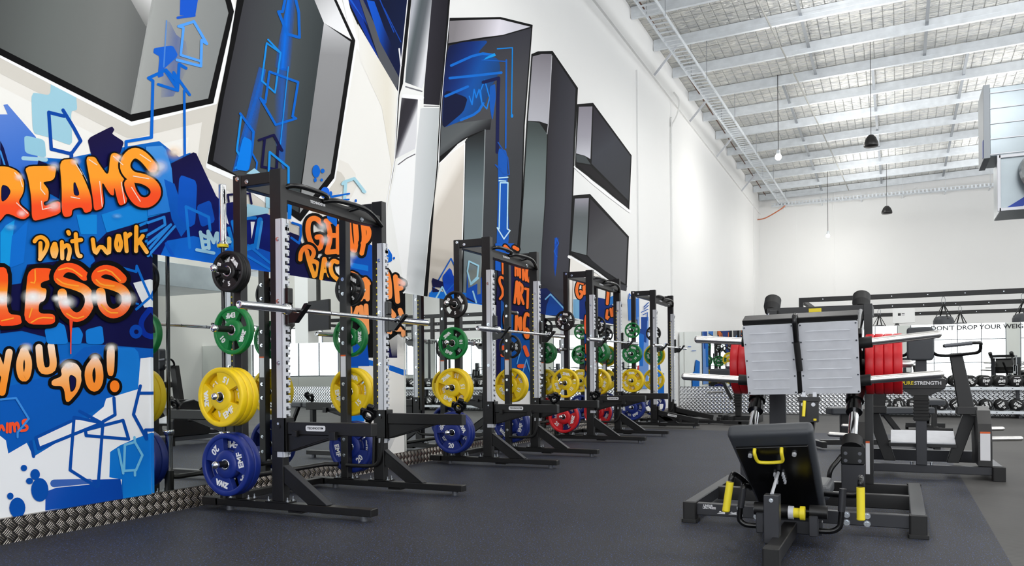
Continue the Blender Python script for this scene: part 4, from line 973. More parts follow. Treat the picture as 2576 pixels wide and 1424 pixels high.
m=MB();m.rbox(3.49,3.73,5.1383,5.1398,.056,.116,.003,axis='y');m.mat(1);m.text('LINEAR',TM((3.545,5.1385,.107),(1,0,0),(0,0,1)),.018,.0004,.0006);m.text('LEG PRESS',TM((3.553,5.1385,.093),(1,0,0),(0,0,1)),.018,.0004,.0006)
for x in (3.6,3.67): m.prism([(x,.062),(x+.05,.062),(x+.05,.08)],'y',5.138,5.1392);m.prism([(x+.01,.07),(x+.03,.075),(x+.02,.08)],'y',5.1378,5.1392)
lp(m,'instruction_plate',['charcoal_metal','label_white'],0)
m=MB();m.box(4.05,4.12,4.0,5.15,.04,.115);lp(m,'centre_beam','black_metal')
m=MB();m.rbox(4.047,4.123,3.94,4.03,.02,.12,.01);m.rbox(4.042,4.128,3.93,4.04,0,.025,.012);lp(m,'rubber_foot','dark_rubber',.003)
m=MB();m.box(4.01,4.085,4.25,4.33,.08,.325);m.mat(1);bolt(m,(4.048,4.249,.30),'-y',.008);lp(m,'seat_post',['charcoal_metal','bolt'],.005)
m=MB();m.box(3.93,4.25,4.72,4.78,.05,.125);m.box(3.915,3.955,4.62,4.7,.06,.17);m.box(4.19,4.235,4.62,4.7,.06,.17);lp(m,'seat_bracket','charcoal_metal')
m=MB();m.cyl((3.9,4.68,.185),(4.27,4.68,.185),.012,n=14);m.cyl((3.90,4.68,.185),(3.97,4.68,.185),.036,n=20);m.cyl((4.19,4.68,.185),(4.28,4.68,.185),.036,n=20);m.cyl((4.03,4.66,.185),(4.09,4.66,.185),.033,n=20)
lp(m,'pivot_tube','black_metal',0)
m=MB();m.cyl((4.085,4.64,.18),(4.112,4.64,.18),.036,n=24);m.mat(1);m.cyl((4.112,4.64,.18),(4.145,4.64,.18),.027,n=20);m.cyl((4.145,4.64,.18),(4.17,4.64,.18),.038,n=16);lp(m,'adjustment_knob',['silver_rail','yellow_grip'],.003)
# backrest in its own slanted frame: X across, Y up the slope, Z towards the sitter
B=Vector((4.075,4.93,.10));Tp=Vector((4.01,4.47,.575));up=(Tp-B).normalized();xx=Vector((1,0,0));xx=(xx-up*xx.dot(up)).normalized();nn=xx.cross(up);nn=nn if nn.y>0 else -nn
BT=frame_T(B,xx,up,nn);LEN=(Tp-B).length
def bt(m): 
    m.v=[BT@v for v in m.v];return m
m=MB();m.prism([(-.155,-.0),(.155,-.0),(.188,LEN-.045),(-.188,LEN-.045)],'z',0,.016);bt(m);m.mat(1)
for u,v in ((-.12,LEN-.1),(.11,LEN-.1),(.04,.06)):
    p=BT@Vector((u,v,0));m.cyl(p,p-nn*.014,.012,n=8,smooth=False)
for k in range(4):
    for u in (-.022,.022): p=BT@Vector((u,.34+k*.022,0));m.cyl(p,p-nn*.02,.007,n=8);
lp(m,'back_plate',['black_gloss','silver_rail'],.003)
m=MB();N=6;prof=[]
W0,W1=.175,.222
for w,z0,z1,e in ((0,.016,.11,0),):
    m.prism([(-W0,-.04),(W0,-.04),(W1,LEN+.045),(-W1,LEN+.045)],'z',.017,.105)
bt(m);o=lp(m,'backrest_pad','leather',.03);o.modifiers['bevel'].segments=5
o.data.polygons.foreach_set('use_smooth',[True]*len(o.data.polygons))
def yt(m,pts,r,**k): m.tube(pts,r,**k);return m
m=MB();P=[BT@Vector(p) for p in ((-.085,LEN-.048,-.004),(-.085,LEN-.06,-.03),(-.08,LEN-.115,-.034),(-.05,LEN-.128,-.034),(.02,LEN-.128,-.034),(.05,LEN-.115,-.034),(.055,LEN-.06,-.03),(.055,LEN-.048,-.004))]
m.tube(P,.0095,n=12);lp(m,'pull_handle','yellow_grip',0)
m=MB();m.cyl((4.046,4.29,.325),BT@Vector((0,.42,-.01)),.0085,n=14);lp(m,'support_rod','silver_rail',0)
m=MB();m.rbox(3.86,4.27,4.96,5.40,.2,.29,.05);o=lp(m,'seat_pad','leather',.03);o.modifiers['bevel'].segments=4
for s,pts in ((-1,[(3.87,4.85,.27),(3.84,4.74,.30),(3.835,4.7,.29),(3.815,4.7,.135),(3.825,4.7,.10),(3.86,4.7,.085),(3.93,4.7,.085)]),(1,[(4.357,4.7,.315),(4.345,4.7,.14),(4.33,4.7,.10),(4.29,4.7,.082),(4.22,4.7,.08)])):
    m=MB();m.tube(pts,.0155,n=12,res=4);m.mat(1);a,b=(pts[2],pts[3]) if s<0 else (pts[0],pts[1]);a=Vector(a);b=Vector(b);m.cyl(a,a+(b-a)*.7,.019,n=14);lp(m,'side_handle',['black_gloss','charcoal_metal'],0)
for s,g0,g1,ext in ((-1,(3.782,4.6,.335),(3.758,4.6,.175),[(3.785,4.6,.34),(3.79,4.605,.365),(3.80,4.64,.375),(3.83,4.74,.33),(3.85,4.86,.27)]),(1,(4.448,4.6,.34),(4.448,4.6,.175),[(4.448,4.6,.345),(4.448,4.605,.375),(4.447,4.66,.38),(4.443,4.74,.30),(4.40,4.8,.265),(4.2,4.95,.25)])):
    m=MB();m.tube(ext,.0155,n=12,res=5);m.mat(1);m.cyl(g0,g1,.0205,n=20);m.cyl(Vector(g1),Vector(g1)-Vector((0,0,.006)),.022,.018,n=20);lp(m,'release_handle',['black_gloss','yellow_grip'],0)
# guide rods, bushings, bumpers, columns
RD=Vector((.03,.95,1.04)).normalized()
for sx,x0 in ((-1,3.66),(1,4.338)):
    p0=Vector((x0,6.05,.43));p1=p0+RD*1.40
    m=MB();m.cyl(p0,p1,.0315,n=24);lp(m,'guide_rod','chrome',0)
    m=MB();q=p0+RD*.3;m.cyl(q,q+RD*.05,.055,n=28);m.cyl(q+RD*.05,q+RD*.1,.048,n=28);m.cyl(q+RD*.1,q+RD*.55,.062,n=20);lp(m,'slide_bushing','black_gloss',.002)
    m=MB();m.cyl(p1-RD*.04,p1+RD*.02,.05,.066,n=32);m.cyl(p1+RD*.02,p1+RD*.1,.066,n=32);m.cyl(p1+RD*.1,p1+RD*.115,.066,.05,n=32);lp(m,'top_bumper','dark_rubber',.004)
    m=MB();m.cyl(p0-RD*.02,p0+RD*.06,.066,n=28);lp(m,'lower_bumper','dark_rubber',.003)
    m=MB();m.box(x0-.068,x0+.078,6.03,6.16,.10,.305);lp(m,'column','charcoal_metal')
    m=MB();m.prism([(x0-.07,.305),(x0+.08,.305),(x0+.08,.42)]+[(x0+.005+.075*math.cos(t),.42+.045*math.sin(t)) for t in (.5,1.,1.57,2.1,2.6)]+[(x0-.07,.42)],'y',6.025,6.15);m.mat(1)
    for u in (-.04,.05):
        for z in (.33,.38): bolt(m,(x0+u,6.024,z),'-y',.009)
    lp(m,'column_head',['black_gloss','grey_metal'],.004)
m=MB();m.box(4.405,4.46,6.48,6.60,.12,1.36);m.mat(1);m.box(4.41,4.437,6.4785,6.4795,.19,.415);m.mat(2);m.box(4.41,4.437,6.4785,6.4796,.415,.43);lp(m,'upright',['black_metal','label_white','label_orange'],.004)
m=MB();m.box(3.685,3.81,6.84,6.9,.05,1.35);lp(m,'upright','charcoal_metal',.004)
m=MB();m.box(3.66,4.44,6.92,7.02,1.36,1.46);m.mat(1);m.box(3.985,4.08,6.917,6.9195,1.415,1.445);lp(m,'top_crossbar',['black_metal','label_yellow'],.004)
m=MB();m.box(4.40,4.46,6.56,7.0,1.36,1.44);lp(m,'top_side_bar','black_metal',.003);m=MB();m.box(3.69,3.75,6.85,7.0,1.3,1.44);lp(m,'top_side_bar','black_metal',.003)
m=MB();m.tube([(4.19,6.0,.1),(4.2,5.98,.25),(4.25,6.02,.33),(4.27,6.05,.36)],.016);lp(m,'bent_strut','black_gloss',0)
# footplate carriage
pT=Vector((4.012,5.9,1.285));pB=Vector((4.022,6.075,.785));fu=(pT-pB).normalized();fx=Vector((1,0,.0)).normalized();fx=(fx-fu*fx.dot(fu)).normalized();fn=fx.cross(fu);fn=fn if fn.y<0 else -fn
FT=frame_T(pB,fx,fu,fn);FL=(pT-pB).length
def ft(m): m.v=[FT@v for v in m.v];return m
m=MB();m.box(-.372,.372,0.0,FL+.012,-.07,-.004);m.box(-.375,.378,FL-.005,FL+.03,-.12,.004);lp(ft(m),'carriage','black_metal',.004)
for x0,x1 in ((-.377,-.035),(-.003,.374)):
    m=MB();m.rbox(x0,x1,0,FL-.01,-.003,.004,.014);
    for k in range(7): z=.045+k*(FL-.09)/6.4;m.rbox(x0+.045,x1-.05,z-.003,z+.003,.004,.0065,.003)
    m.mat(1)
    for u in (x0+.012,x1-.012):
        for k in range(5): v=.015+(FL-.04)*k/4;p=(u,v,.004);m.cyl(p,(u,v,.007),.006,n=10)
    lp(ft(m),'footplate',['footplate','bolt'],0)
m=MB();P=[(-.02,FL-.02,-.06),(-.02,FL+.03,-.03),(-.02,FL+.045,.0),(-.02,FL+.03,.035),(-.02,FL-.04,.045),(-.015,FL-.22,.045)]
m.tube(P,.0175,n=14);m.mat(1);m.cyl((-.017,FL-.13,.045),(-.008,FL-.34,.045),.0215,n=18);lp(ft(m),'push_handle',['black_gloss','dark_rubber'],0)
m=MB();m.box(-.62,-.0,0,0,0,0) if False else None
m=MB();m.box(3.69,3.75,6.13,6.4,.84,.92);m.box(4.3,4.36,6.13,6.4,.84,.92);m.box(3.66,4.36,6.3,6.4,.9,1.03);lp(m,'carriage_frame','black_metal',.004)
m=MB();m.beam((3.66,6.1,1.22),(3.68,6.55,.9),.05,.05);m.beam((4.38,6.1,1.22),(4.36,6.55,.9),.05,.05);lp(m,'carriage_strut','black_metal',.003)
def horn(a,b,col):
    a=Vector(a);b=Vector(b);d=(b-a).normalized()
    m=MB();m.cyl(a,b-d*.02,.0275,n=22);m.sphere(b-d*.027,.0275,22);lp(m,'weight_horn','brushed_steel',0)
    m=MB();m.cyl(a-d*.05,a+d*.03,.039,n=22);lp(m,'horn_collar','dark_rubber',.004)
horn((3.63,6.1,1.165),(3.255,6.08,1.19),0);horn((3.60,6.12,.885),(3.155,6.08,.915),0)
horn((4.44,6.1,1.14),(4.892,6.08,1.185),0);horn((4.43,6.12,.88),(4.905,6.08,.92),0)
horn((4.40,6.5,.992),(4.73,6.5,.992),0);horn((3.66,6.5,.992),(3.40,6.5,.992),0)
m=MB();m.box(4.02,4.14,5.83,5.9,.60,.74);m.mat(1);m.box(4.11,4.13,5.826,5.83,.61,.625);m.mat(2);m.cyl((4.055,5.82,.745),(4.05,5.8,.64),.011,n=12);m.mat(0);m.box(4.01,4.15,5.82,5.9,.74,.77);m.mat(3)
bolt(m,(4.045,5.83,.72),'-y',.01);bolt(m,(4.11,5.83,.72),'-y',.01)
m.box(4.03,4.055,5.9,5.93,.74,.80);m.box(4.10,4.125,5.9,5.93,.74,.80);lp(m,'safety_stop',['black_metal','label_yellow','yellow_grip','silver_rail'],.003)
m=MB();m.beam((4.08,5.2,.12),(4.08,6.9,1.2),.06,.06,up=(0,-.7,.7));lp(m,'centre_rail','black_metal',.003)
for k in range(4): put_plate(25,4.445+k*.0605,6.5,.992,30+k*50,['innermost','second','third','outermost'][k]+' red plate in the thick red stack on the right of the leg press','red plates loaded on the leg press','x')
for k in range(3): put_plate(25,3.625-k*.0605,6.5,.992,30+k*50,['innermost','middle','outermost'][k]+' red plate loaded on the left side of the leg press','red plates loaded on the leg press','x')
# ------------------------------------------------------------------ chest supported row machine behind
O2=(4.86,8.0,0)
RM=thing('row_machine','black seated row machine with tall chest pad and silver foot platform, behind the leg press','row machine',O2)
def r2(m,name,mats,bevel=.004): return m.build(name,mats,RM,bevel,loc=O2)
m=MB();m.box(4.36,5.36,7.98,8.04,.045,.115);r2(m,'base_rail','charcoal_metal')
m=MB();m.box(4.36,5.36,8.95,9.02,.05,.16);r2(m,'base_rail','charcoal_metal')
for x0,x1 in ((4.3,4.37),(5.35,5.43)):
    m=MB();m.prism([(x0,7.98),(x1,7.98),(x1-(.0 if x0<5 else .03),9.03),(x0-(0 if x0<5 else .03),9.03)],'z',.06,.12);r2(m,'side_rail','grey_metal')
    m=MB();m.rbox(x0-.01,x1+.01,7.94,8.03,0,.12,.014);r2(m,'rubber_foot','dark_rubber',.003)
m=MB();m.box(4.765,4.85,7.96,8.06,.115,.52);m.mat(1)
for x in (4.73,4.885): m.cyl((x,7.99,.115),(x,7.99,.14),.012,n=8)
r2(m,'seat_column',['charcoal_metal','bolt'])
m=MB();m.box(4.75,4.865,7.95,8.07,.50,.72)
for k in range(7): m.box(4.743,4.872,7.943,8.077,.51+k*.028,.526+k*.028)
r2(m,'bellows_boot','dark_rubber',.002)
m=MB();m.prism([(4.74,.72),(4.87,.72),(5.0,.785),(4.64,.785)],'y',7.96,8.2);r2(m,'panel_bracket','black_metal',.003)
m=MB();m.rbox(4.64,5.0,7.94,8.3,.785,.87,.02,axis='y');m.mat(1);m.text('PURE',TM((4.70,7.938,.83),(1,0,0),(0,0,1)),.042,.0005,.001);m.mat(2);m.text('STRENGTH',TM((4.86,7.938,.83),(1,0,0),(0,0,1)),.042,.0005,.001);r2(m,'logo_panel',['black_metal','label_yellow','label_white'],.004)
m=MB();m.box(4.77,4.86,8.2,8.28,.87,1.05);r2(m,'pad_column','charcoal_metal')
m=MB();m.rbox(4.70,4.915,8.14,8.25,1.03,1.33,.03,axis='y');o=r2(m,'chest_pad','leather',.015);o.modifiers['bevel'].segments=3
for s in (-1,1):
    c=4.81
    def X(x): return c+s*(x-c)
    m=MB();m.tube([(X(4.90),8.25,1.12),(X(4.94),8.2,1.08),(X(5.03),8.15,1.07),(X(5.2),8.1,1.085),(X(5.26),8.08,1.10),(X(5.27),8.05,1.15),(X(5.24),8.0,1.175),(X(4.98),7.95,1.15)],.014,n=12,res=5);m.mat(1);m.cyl((X(5.2),7.985,1.172),(X(4.99),7.952,1.151),.017,n=14);r2(m,'grip_handle',['black_gloss','grey_metal'],0)
    m=MB();m.prism([(X(5.04),1.09),(X(5.14),1.095),(X(5.235),.60),(X(5.11),.58)],'y',8.2,8.28);m.box(min(X(5.09),X(5.25)),max(X(5.09),X(5.25)),8.16,8.36,.55,.62);r2(m,'lever_arm','black_metal',.006)
    # rounded shroud
    pr=[];
    for k in range(9): t=PI*(.52-.52*k/8);pr.append((X(5.15)+s*.0+s*.13*math.cos(t)*1.0,.44+.15*math.sin(t)))
    m=MB();m.prism([(X(5.12),.59)]+pr+[(X(5.33),.12),(X(5.21),.12),(X(5.19),.4),(X(5.13),.5)],'y',8.0,8.05)
    pr2=[(7.98,.12),(8.06,.12),(8.10,.38),(8.16,.5),(8.3,.58),(8.5,.5),(8.58,.35),(8.5,.2),(8.62,.12),(8.72,.12),(8.72,.38),(8.6,.56),(8.35,.64),(8.15,.6),(8.03,.5),(7.98,.35)]
    m=MB();m.prism([(7.98,.12),(8.62,.12),(8.7,.35),(8.6,.53),(8.35,.62),(8.15,.59),(8.03,.48),(7.98,.33)],'x',*sorted((X(5.24),X(5.345))));m.mat(1)
    if s>0: m.box(5.255,5.33,7.977,7.979,.17,.40);m.mat(2);m.box(5.255,5.33,7.976,7.979,.40,.415)
    r2(m,'side_shroud',['black_metal','label_white','label_orange'],.01)
    m=MB();m.prism([(X(5.02),.10),(X(5.12),.10),(X(5.26),.52),(X(5.16),.56)],'y',8.4,8.48);r2(m,'inner_leg','black_metal')
    m=MB();m.cyl((X(5.345),8.25,.335),(X(5.58),8.25,.345),.022,n=18);m.sphere((X(5.58),8.25,.345),.022);r2(m,'weight_horn','brushed_steel',0)
    m=MB();m.cyl((X(5.345),8.6,.40),(X(5.48),8.6,.405),.02,n=16);m.sphere((X(5.48),8.6,.405),.02);r2(m,'weight_horn','brushed_steel',0)
m=MB();m.prism([(8.3,.27),(8.62,.36),(8.62,.375),(8.3,.285)],'x',4.56,5.09);m.mat(1);m.box(4.54,5.1,8.28,8.31,.245,.275);r2(m,'foot_platform',['footplate','black_gloss'],.002)
# ------------------------------------------------------------------ benches near the partition
def bench(label,loc,rz,inc=0.,group='adjustable benches'):
    t=thing('adjustable_bench',label,'bench',loc,rz,group)
    m=MB();m.rbox(-.13,.13,-.2,.12,.42,.5,.03);m.build('seat_pad','leather',t,.012)
    T=Matrix.Translation((0,.14,.46))@Matrix.Rotation(inc,4,'X');m=MB();m.rbox(-.14,.14,0,.85,-.04,.04,.03,T=T);m.build('back_pad','leather',t,.012)
    m=MB();m.box(-.03,.03,-.3,.95,.05,.11);m.build('base_rail','black_metal',t,.003)
    m=MB();m.box(-.28,.28,.88,.95,.03,.1);m.build('rear_foot','black_metal',t,.003)
    m=MB();m.box(-.2,.2,-.34,-.28,.03,.1);m.build('front_foot','black_metal',t,.003)
    m=MB();m.box(-.035,.035,-.06,.03,.1,.42);m.build('column','black_metal',t,.003)
    m=MB();m.beam((0,.7,.1),(0,.45,.43+.4*inc),.05,.06);m.build('strut','black_metal',t,.003)
    for s in (-1,1):
        m=MB();m.cyl((s*.24,.95,.03),(s*.28,.95,.03),.035,n=14);m.build('wheel','dark_rubber',t)
    return t
b0=bench('flat black bench with grey seat, seen under the leg press footplates',(4.05,10.6,0),-1.2)
dup(b0,(5.1,13.6,0),'small black bench behind the row machine, in front of the dumbbells',rot=(0,0,.1))
# glute / curl machine at far left end of the partition
PM=thing('preacher_bench','black padded curl bench standing between the farthest rack and the leg press','curl bench',(1.85,15.6,0))
OP=(1.85,15.6,0)
def pm(m,n,mt,b=.004): return m.build(n,mt,PM,b,loc=OP)
m=MB();m.rbox(1.42,2.2,15.45,15.7,.83,1.0,.05,axis='x');pm(m,'arm_pad','leather',.01)
m=MB();m.prism([(1.88,.1),(1.98,.1),(2.0,.8),(1.84,.8)],'y',15.5,15.6);
for k in range(5): m.box(1.85,1.99,15.48,15.62,.3+k*.05,.33+k*.05)
pm(m,'column','dark_rubber',.003)
m=MB();m.beam((1.62,15.5,.84),(1.82,15.5,.42),.07,.06);m.beam((1.72,15.5,.84),(1.9,15.5,.6),.06,.05);pm(m,'strut','black_metal')
m=MB();m.cyl((1.4,15.4,.55),(1.68,15.4,.56),.02,n=14);m.sphere((1.4,15.4,.55),.02);pm(m,'weight_horn','brushed_steel',0)
m=MB();m.box(1.6,1.68,15.3,15.9,.0,.14);m.box(1.6,2.3,15.5,15.58,.03,.12);m.box(1.8,1.87,15.2,15.5,.02,.12);m.box(2.25,2.32,15.3,15.9,.0,.14);pm(m,'base_frame','black_metal')
m=MB();m.tube([(2.0,15.6,.75),(2.15,15.5,.62),(2.28,15.5,.55),(2.35,15.5,.7)],.015);pm(m,'hose_loop','black_gloss',0)
# floor anchor platform by the farthest rack
m=MB();m.box(1.05,2.15,14.68,14.74,.02,.07);m.box(1.2,1.26,14.66,14.76,.07,.13);m.box(1.7,1.76,14.66,14.76,.07,.13);m.box(1.85,2.3,14.5,14.56,.02,.08);m.box(2.1,2.16,14.5,14.74,.02,.07);m.box(1.0,1.06,14.5,14.76,0,.07);m.box(2.24,2.3,14.5,14.56,0,.03)
o=m.build('floor_anchor_bar','black_metal',None,.003,loc=(1.6,14.6,0));tag(o,'low black bar with two upright lugs lying on the floor beside the farthest rack','floor bar')
# ------------------------------------------------------------------ dumbbells on a two tier rack
t=thing('dumbbell_rack','two-tier silver dumbbell rack along the low mirrored partition','dumbbell rack',(5.9,18.4,0))
for nm,z in (('lower_shelf',.082),('upper_shelf',.542)):
    m=MB();m.box(4.2,9.6,18.14,18.19,z,z+.055);m.box(4.2,9.6,18.50,18.55,z,z+.055)
    for k in range(21): m.box(4.24+k*.26,4.27+k*.26,18.14,18.55,z+.02,z+.04)
    m.build(nm,'galvanised',t,.003,loc=(5.9,18.4,0))
for x in (4.2,6.72,9.6):
    m=MB();m.prism([(18.1,0),(18.62,0),(18.62,.05),(18.56,.72),(18.48,.72),(18.42,.06),(18.1,.05)],'x',x-.03,x+.03);m.build('rack_leg','charcoal_metal',t,.003,loc=(5.9,18.4,0))
def dumbbell(num):
    m=MB()
    for s in (-1,1):
        m.lathe([(.001,s*.185),(.088,s*.185),(.098,s*.172),(.1,s*.15),(.1,s*.085),(.094,s*.072),(.03,s*.068)],'y',n=28)
    m.mat(1);m.cyl((0,-.07,0),(0,.07,0),.018,n=14);m.mat(2)
    m.text('EMF',TM((0,-.1862,.0),(1,0,0),(0,0,1)),.062,.0008,.0025);m.text(num,TM((0,-.1862,-.056),(1,0,0),(0,0,1)),.042,.0008,.0015);m.box(-.04,.04,-.1868,-.185,.052,.062)
    return m.build('dumbbell',['dark_rubber','chrome','white_print'])
DBN={}
for row,(z,nums) in enumerate(((.705,['12','12','12','12','12','14','14','16','16','18','18','20','20','22','22','24','24','26','26','28']),(.245,['30','32','32','32','34','34','34','36','36','38','38','40','40','42','42','44','44','46','46','48']))):
    for k in range(20):
        x=4.38+k*.255;n_=nums[k]
        if n_ not in DBN: DBN[n_]=dumbbell(n_);d=DBN[n_]
        else: d=DBN[n_];d=dup(d)
        d.location=(x,18.335,z+.01);d.scale=(1.13,1,1.13);d.rotation_euler=(0,random.choice([.0,.6,-.7,3.1,2.3,-2.2,1.3,-.2]),0)
        tag(d,('%s black dumbbell from the left on the %s shelf, marked %s'%(['first','second','third','fourth','fifth','sixth','seventh','eighth','ninth','tenth','eleventh','twelfth','thirteenth','fourteenth','fifteenth','sixteenth','seventeenth','eighteenth','nineteenth','twentieth'][k],['upper','lower'][row],n_)),'dumbbell','rubber dumbbells on the '+['upper','lower'][row]+' shelf')
# ------------------------------------------------------------------ suspension rig and bags behind the partition
t=thing('suspension_rig','black overhead steel rig with three long beams behind the partition','overhead rig',(7,24,0))
for y,z in ((21.0,2.72),(24.3,2.72),(28.0,2.72)):
    m=MB();m.box(2.45,13.5,y-.05,y+.05,z-.11,z);m.mat(1)
    for k in range(14): m.cyl((3.0+k*.75,y-.051,z-.055),(3.0+k*.75,y-.055,z-.055),.012,n=8)
    m.build('overhead_beam',['black_metal','bolt'],t,.004,loc=(7,24,0))
    for x in (2.5,8.0,13.45): m=MB();m.box(x-.05,x+.05,y-.05,y+.05,0,z-.1);m.build('rig_post','black_metal',t,.004,loc=(7,24,0))
for x in (2.5,13.45):
    m=MB();m.box(x-.05,x+.05,21.05,27.95,2.62,2.72);m.prism([(21.05,2.62),(21.05,2.4),(21.3,2.62)],'x',x-.03,x+.03);m.build('end_beam','black_metal',t,.004,loc=(7,24,0))
def bag():
    m=MB();m.tube([(0,0,0),(.035,0,-.06),(.03,0,-.14),(0,0,-.17),(-.03,0,-.14),(-.035,0,-.06)],.006,closed=True,n=6,res=4);r=m.build('punch_bag','galv_dark')
    m=MB();
    for a in range(4):
        c,s=math.cos(a*PI/2+.4),math.sin(a*PI/2+.4);m.beam((0,0,-.16),(.2*c,.2*s,-.52),.03,.008)
    m.build('strap','dark_rubber',r)
    m=MB();m.lathe([(.001,-.44),(.12,-.45),(.19,-.49),(.215,-.56),(.215,-1.5),(.2,-1.58),(.001,-1.6)],'z',n=28);m.build('bag_body','leather',r)
    return r
bg=bag();tag(bg,'black punch bag hanging from the front rig beam above the letters DROP','punch bag','punch bags hanging on the rig');bg.location=(5.57,21,2.61)
for x,y,l in ((7.12,21,'black punch bag at the right edge, hanging from the front rig beam'),(7.75,24.3,'black punch bag on the middle rig beam above the letters WEIGHTS'),(4.17,24.3,'black punch bag half hidden right of the leg press bumper'),(6.1,24.3,'black punch bag on the middle rig beam between the front two'),(4.6,28,'black punch bag on the rear rig beam nearest the white box'),(8.0,28,'black punch bag on the rear rig beam, farthest right')):
    dup(bg,(x,y,2.61),l)
m=MB();m.rbox(-.23,.23,-.12,.0,-.18,.16,.03,axis='y');m.mat(1);m.box(-.12,-.06,-.122,-.12,-.01,.05);m.box(-.04,.02,-.122,-.12,.03,.045);m.box(-.04,.02,-.122,-.12,.0,.012)
o=m.build('wall_heater',['white_plastic','black_metal'],None,.006);o.location=(4.75,20.9,2.2);tag(o,'white box unit hanging left of the punch bags above the mirrors','hanging unit')
# ------------------------------------------------------------------ roof steel
pl=[15.23-1.6*k for k in range(1,14)][::-1]+[15.23,16.83,18.43,20.03,21.65,23.3,25.0,26.6,28.25,29.85,31.2]
pl=[y for y in pl if y>YB+.3]
proto=None
for i,y in enumerate(pl):
    if proto is None:
        m=MB();L_=RX-.02;s=.022
        def bar(y0,y1,z0,z1): m.add([(x,yy,z+s*x) for z in (z0,z1) for yy in (y0,y1) for x in (0.02,L_)],[(0,2,3,1),(4,5,7,6),(0,1,5,4),(2,6,7,3),(0,4,6,2),(1,3,7,5)])
        bar(-.004,.0,-.22,-.012);bar(-.004,.075,-.224,-.22);bar(-.004,.075,-.012,-.008);bar(.071,.075,-.22,-.195);bar(-.008,-.004,-.14,-.09);bar(.071,.075,-.035,-.012)
        o=proto=m.build('roof_purlin','galvanised')
    else: o=dup(proto)
    o.location=(0,y,zr(0,y)-.004);k=len(pl)-1-i
    tag(o,'galvanised roof purlin, '+('the one touching the far wall' if k==0 else (['','second','third','fourth','fifth','sixth','seventh','eighth','ninth','tenth','eleventh','twelfth','thirteenth','fourteenth','fifteenth','sixteenth','seventeenth','eighteenth','nineteenth','twentieth','twenty-first','twenty-second','twenty-third','twenty-fourth','twenty-fifth'][k]+' counting from the far wall')),'roof beam','roof purlins')
bp_=None;bn=0
for i in range(len(pl)-1):
    y0,y1=pl[i],pl[i+1];
    xs_=(2.96,5.2,8.5,11.5) if y0<20 else ((2.2,4.15,6.05,8.5,11.5))
    for x in xs_:
        z0=zr(x,y0)-.12;z1=zr(x,y1)-.12
        m=MB();m.box(-.03,.03,.0,1.6,-.004,0);m.box(-.03,-.026,.0,1.6,0,.04)
        if bp_ is None: bp_=o=m.build('purlin_bridging','galv_dark')
        else: o=bp_.copy();COL.objects.link(o)
        o.location=(x,y0+.01,z0-.02);o.rotation_euler=(math.atan2(z1-z0,y1-y0),0,0);o.scale=(1,(y1-y0-.02)/1.6,1)
        tag(o,'thin grey bridging strip running between two roof purlins','bridging','purlin bridging strips')
def tagged(m,name,mt,label,cat,group=None,bev=0,loc=None):
    o=m.build(name,mt,None,bev,loc=loc);return tag(o,label,cat,group)
m=MB();m.cyl((.28,4,zr(0,4)-.1),(.28,31,zr(0,31)-.1),.014,n=8);tagged(m,'brace_rod','rust_rod','rusty brown steel rod running along the top of the mural wall','rod')
fb=None
for k,y in enumerate((8.9,12.1,16.85,20.05,23.3,27.4)):
    m=MB();m.beam((.02,0,-.75),(.5,0,-.22),.05,.02,up=(0,1,0))
    if fb is None: fb=o=m.build('fly_brace','silver_rail')
    else: o=fb.copy();COL.objects.link(o)
    o.location=(0,y,zr(0,y));tag(o,'short pale diagonal brace between wall top and purlin, '+['nearest of six','second from the front','third from the front','fourth from the front','fifth from the front','farthest of six'][k],'brace','fly braces along the wall')
# cable tray ladders
m=MB();x0,x1=.80,1.1;za,zb=7.0,6.95
for x in (x0,x1): m.box(x-.008,x+.008,2.,30.95,za-.03,za+.04)
y=2.1
while y<30.9: m.box(x0,x1,y-.02,y+.02,za-.015,za-.003);y+=.2
tagged(m,'cable_tray','galvanised','long slotted cable tray hanging under the roof beside the mural wall','cable tray')
m=MB()
for z_ in (0,.09): m.box(.5,9.0,30.78,30.80,6.92+z_,6.935+z_)
m.box(.5,9.0,30.78,31.0,6.91,6.915);m.box(.5,9.0,30.98,31.0,6.92,7.0)
for x in (.9,2.2,3.5,4.8,6.1,7.4,8.7): m.box(x-.015,x+.015,30.9,YF-.004,6.89,6.912);m.cyl((x,30.9,6.9),(x,30.9,zr(x,30.9)-.02),.006,n=6)
x=.6
while x<9: m.box(x,x+.05,30.775,30.79,6.93,7.01);x+=.12
tagged(m,'cable_tray','galvanised','slotted cable tray crossing the far wall below the roof','cable tray')
hr=None
for k,y in enumerate((6,10,13.6,16.9,20.1,23.4,26.8,29.9)):
    for x in (.79,1.11):
        m=MB();m.cyl((0,0,0),(0,0,.98),.006,n=6)
        if hr is None: hr=o=m.build('hanger_rod','galv_dark')
        else: o=hr.copy();COL.objects.link(o)
        o.location=(x,y,6.97);o.scale=(1,1,(zr(x,y)-6.97)/.98);tag(o,'thin steel rod holding up the long cable tray','hanger rod','cable tray hanger rods')
m=MB();m.tube([(.0,30.9,6.5),(.3,30.85,6.53),(.8,30.85,6.78),(1.0,30.85,6.93)],.02,res=8);tagged(m,'cable_bundle','cord_orange','orange cables leaving the tray in the far corner of the wall','cables')
m=MB();m.tube([(.03,18.5,7.35),(.16,18.45,7.1),(.12,18.4,6.8),(.03,18.25,6.5),(.03,18.22,6.35),(.03,18.22,2.2)],.02,res=8);tagged(m,'conduit','white_plastic','white conduit dropping down the white end of the mural wall','conduit')
m=MB();m.tube([(1.9,6,zr(2,6)-.25),(2.3,14,zr(2,14)-.35),(2.6,20,zr(2,20)-.3),(2.9,26,zr(2,26)-.3),(3.1,31,zr(2,31)-.25)],.016,res=6);tagged(m,'roof_cable','cord_grey','thin grey cable running along under the foil roof','cable')
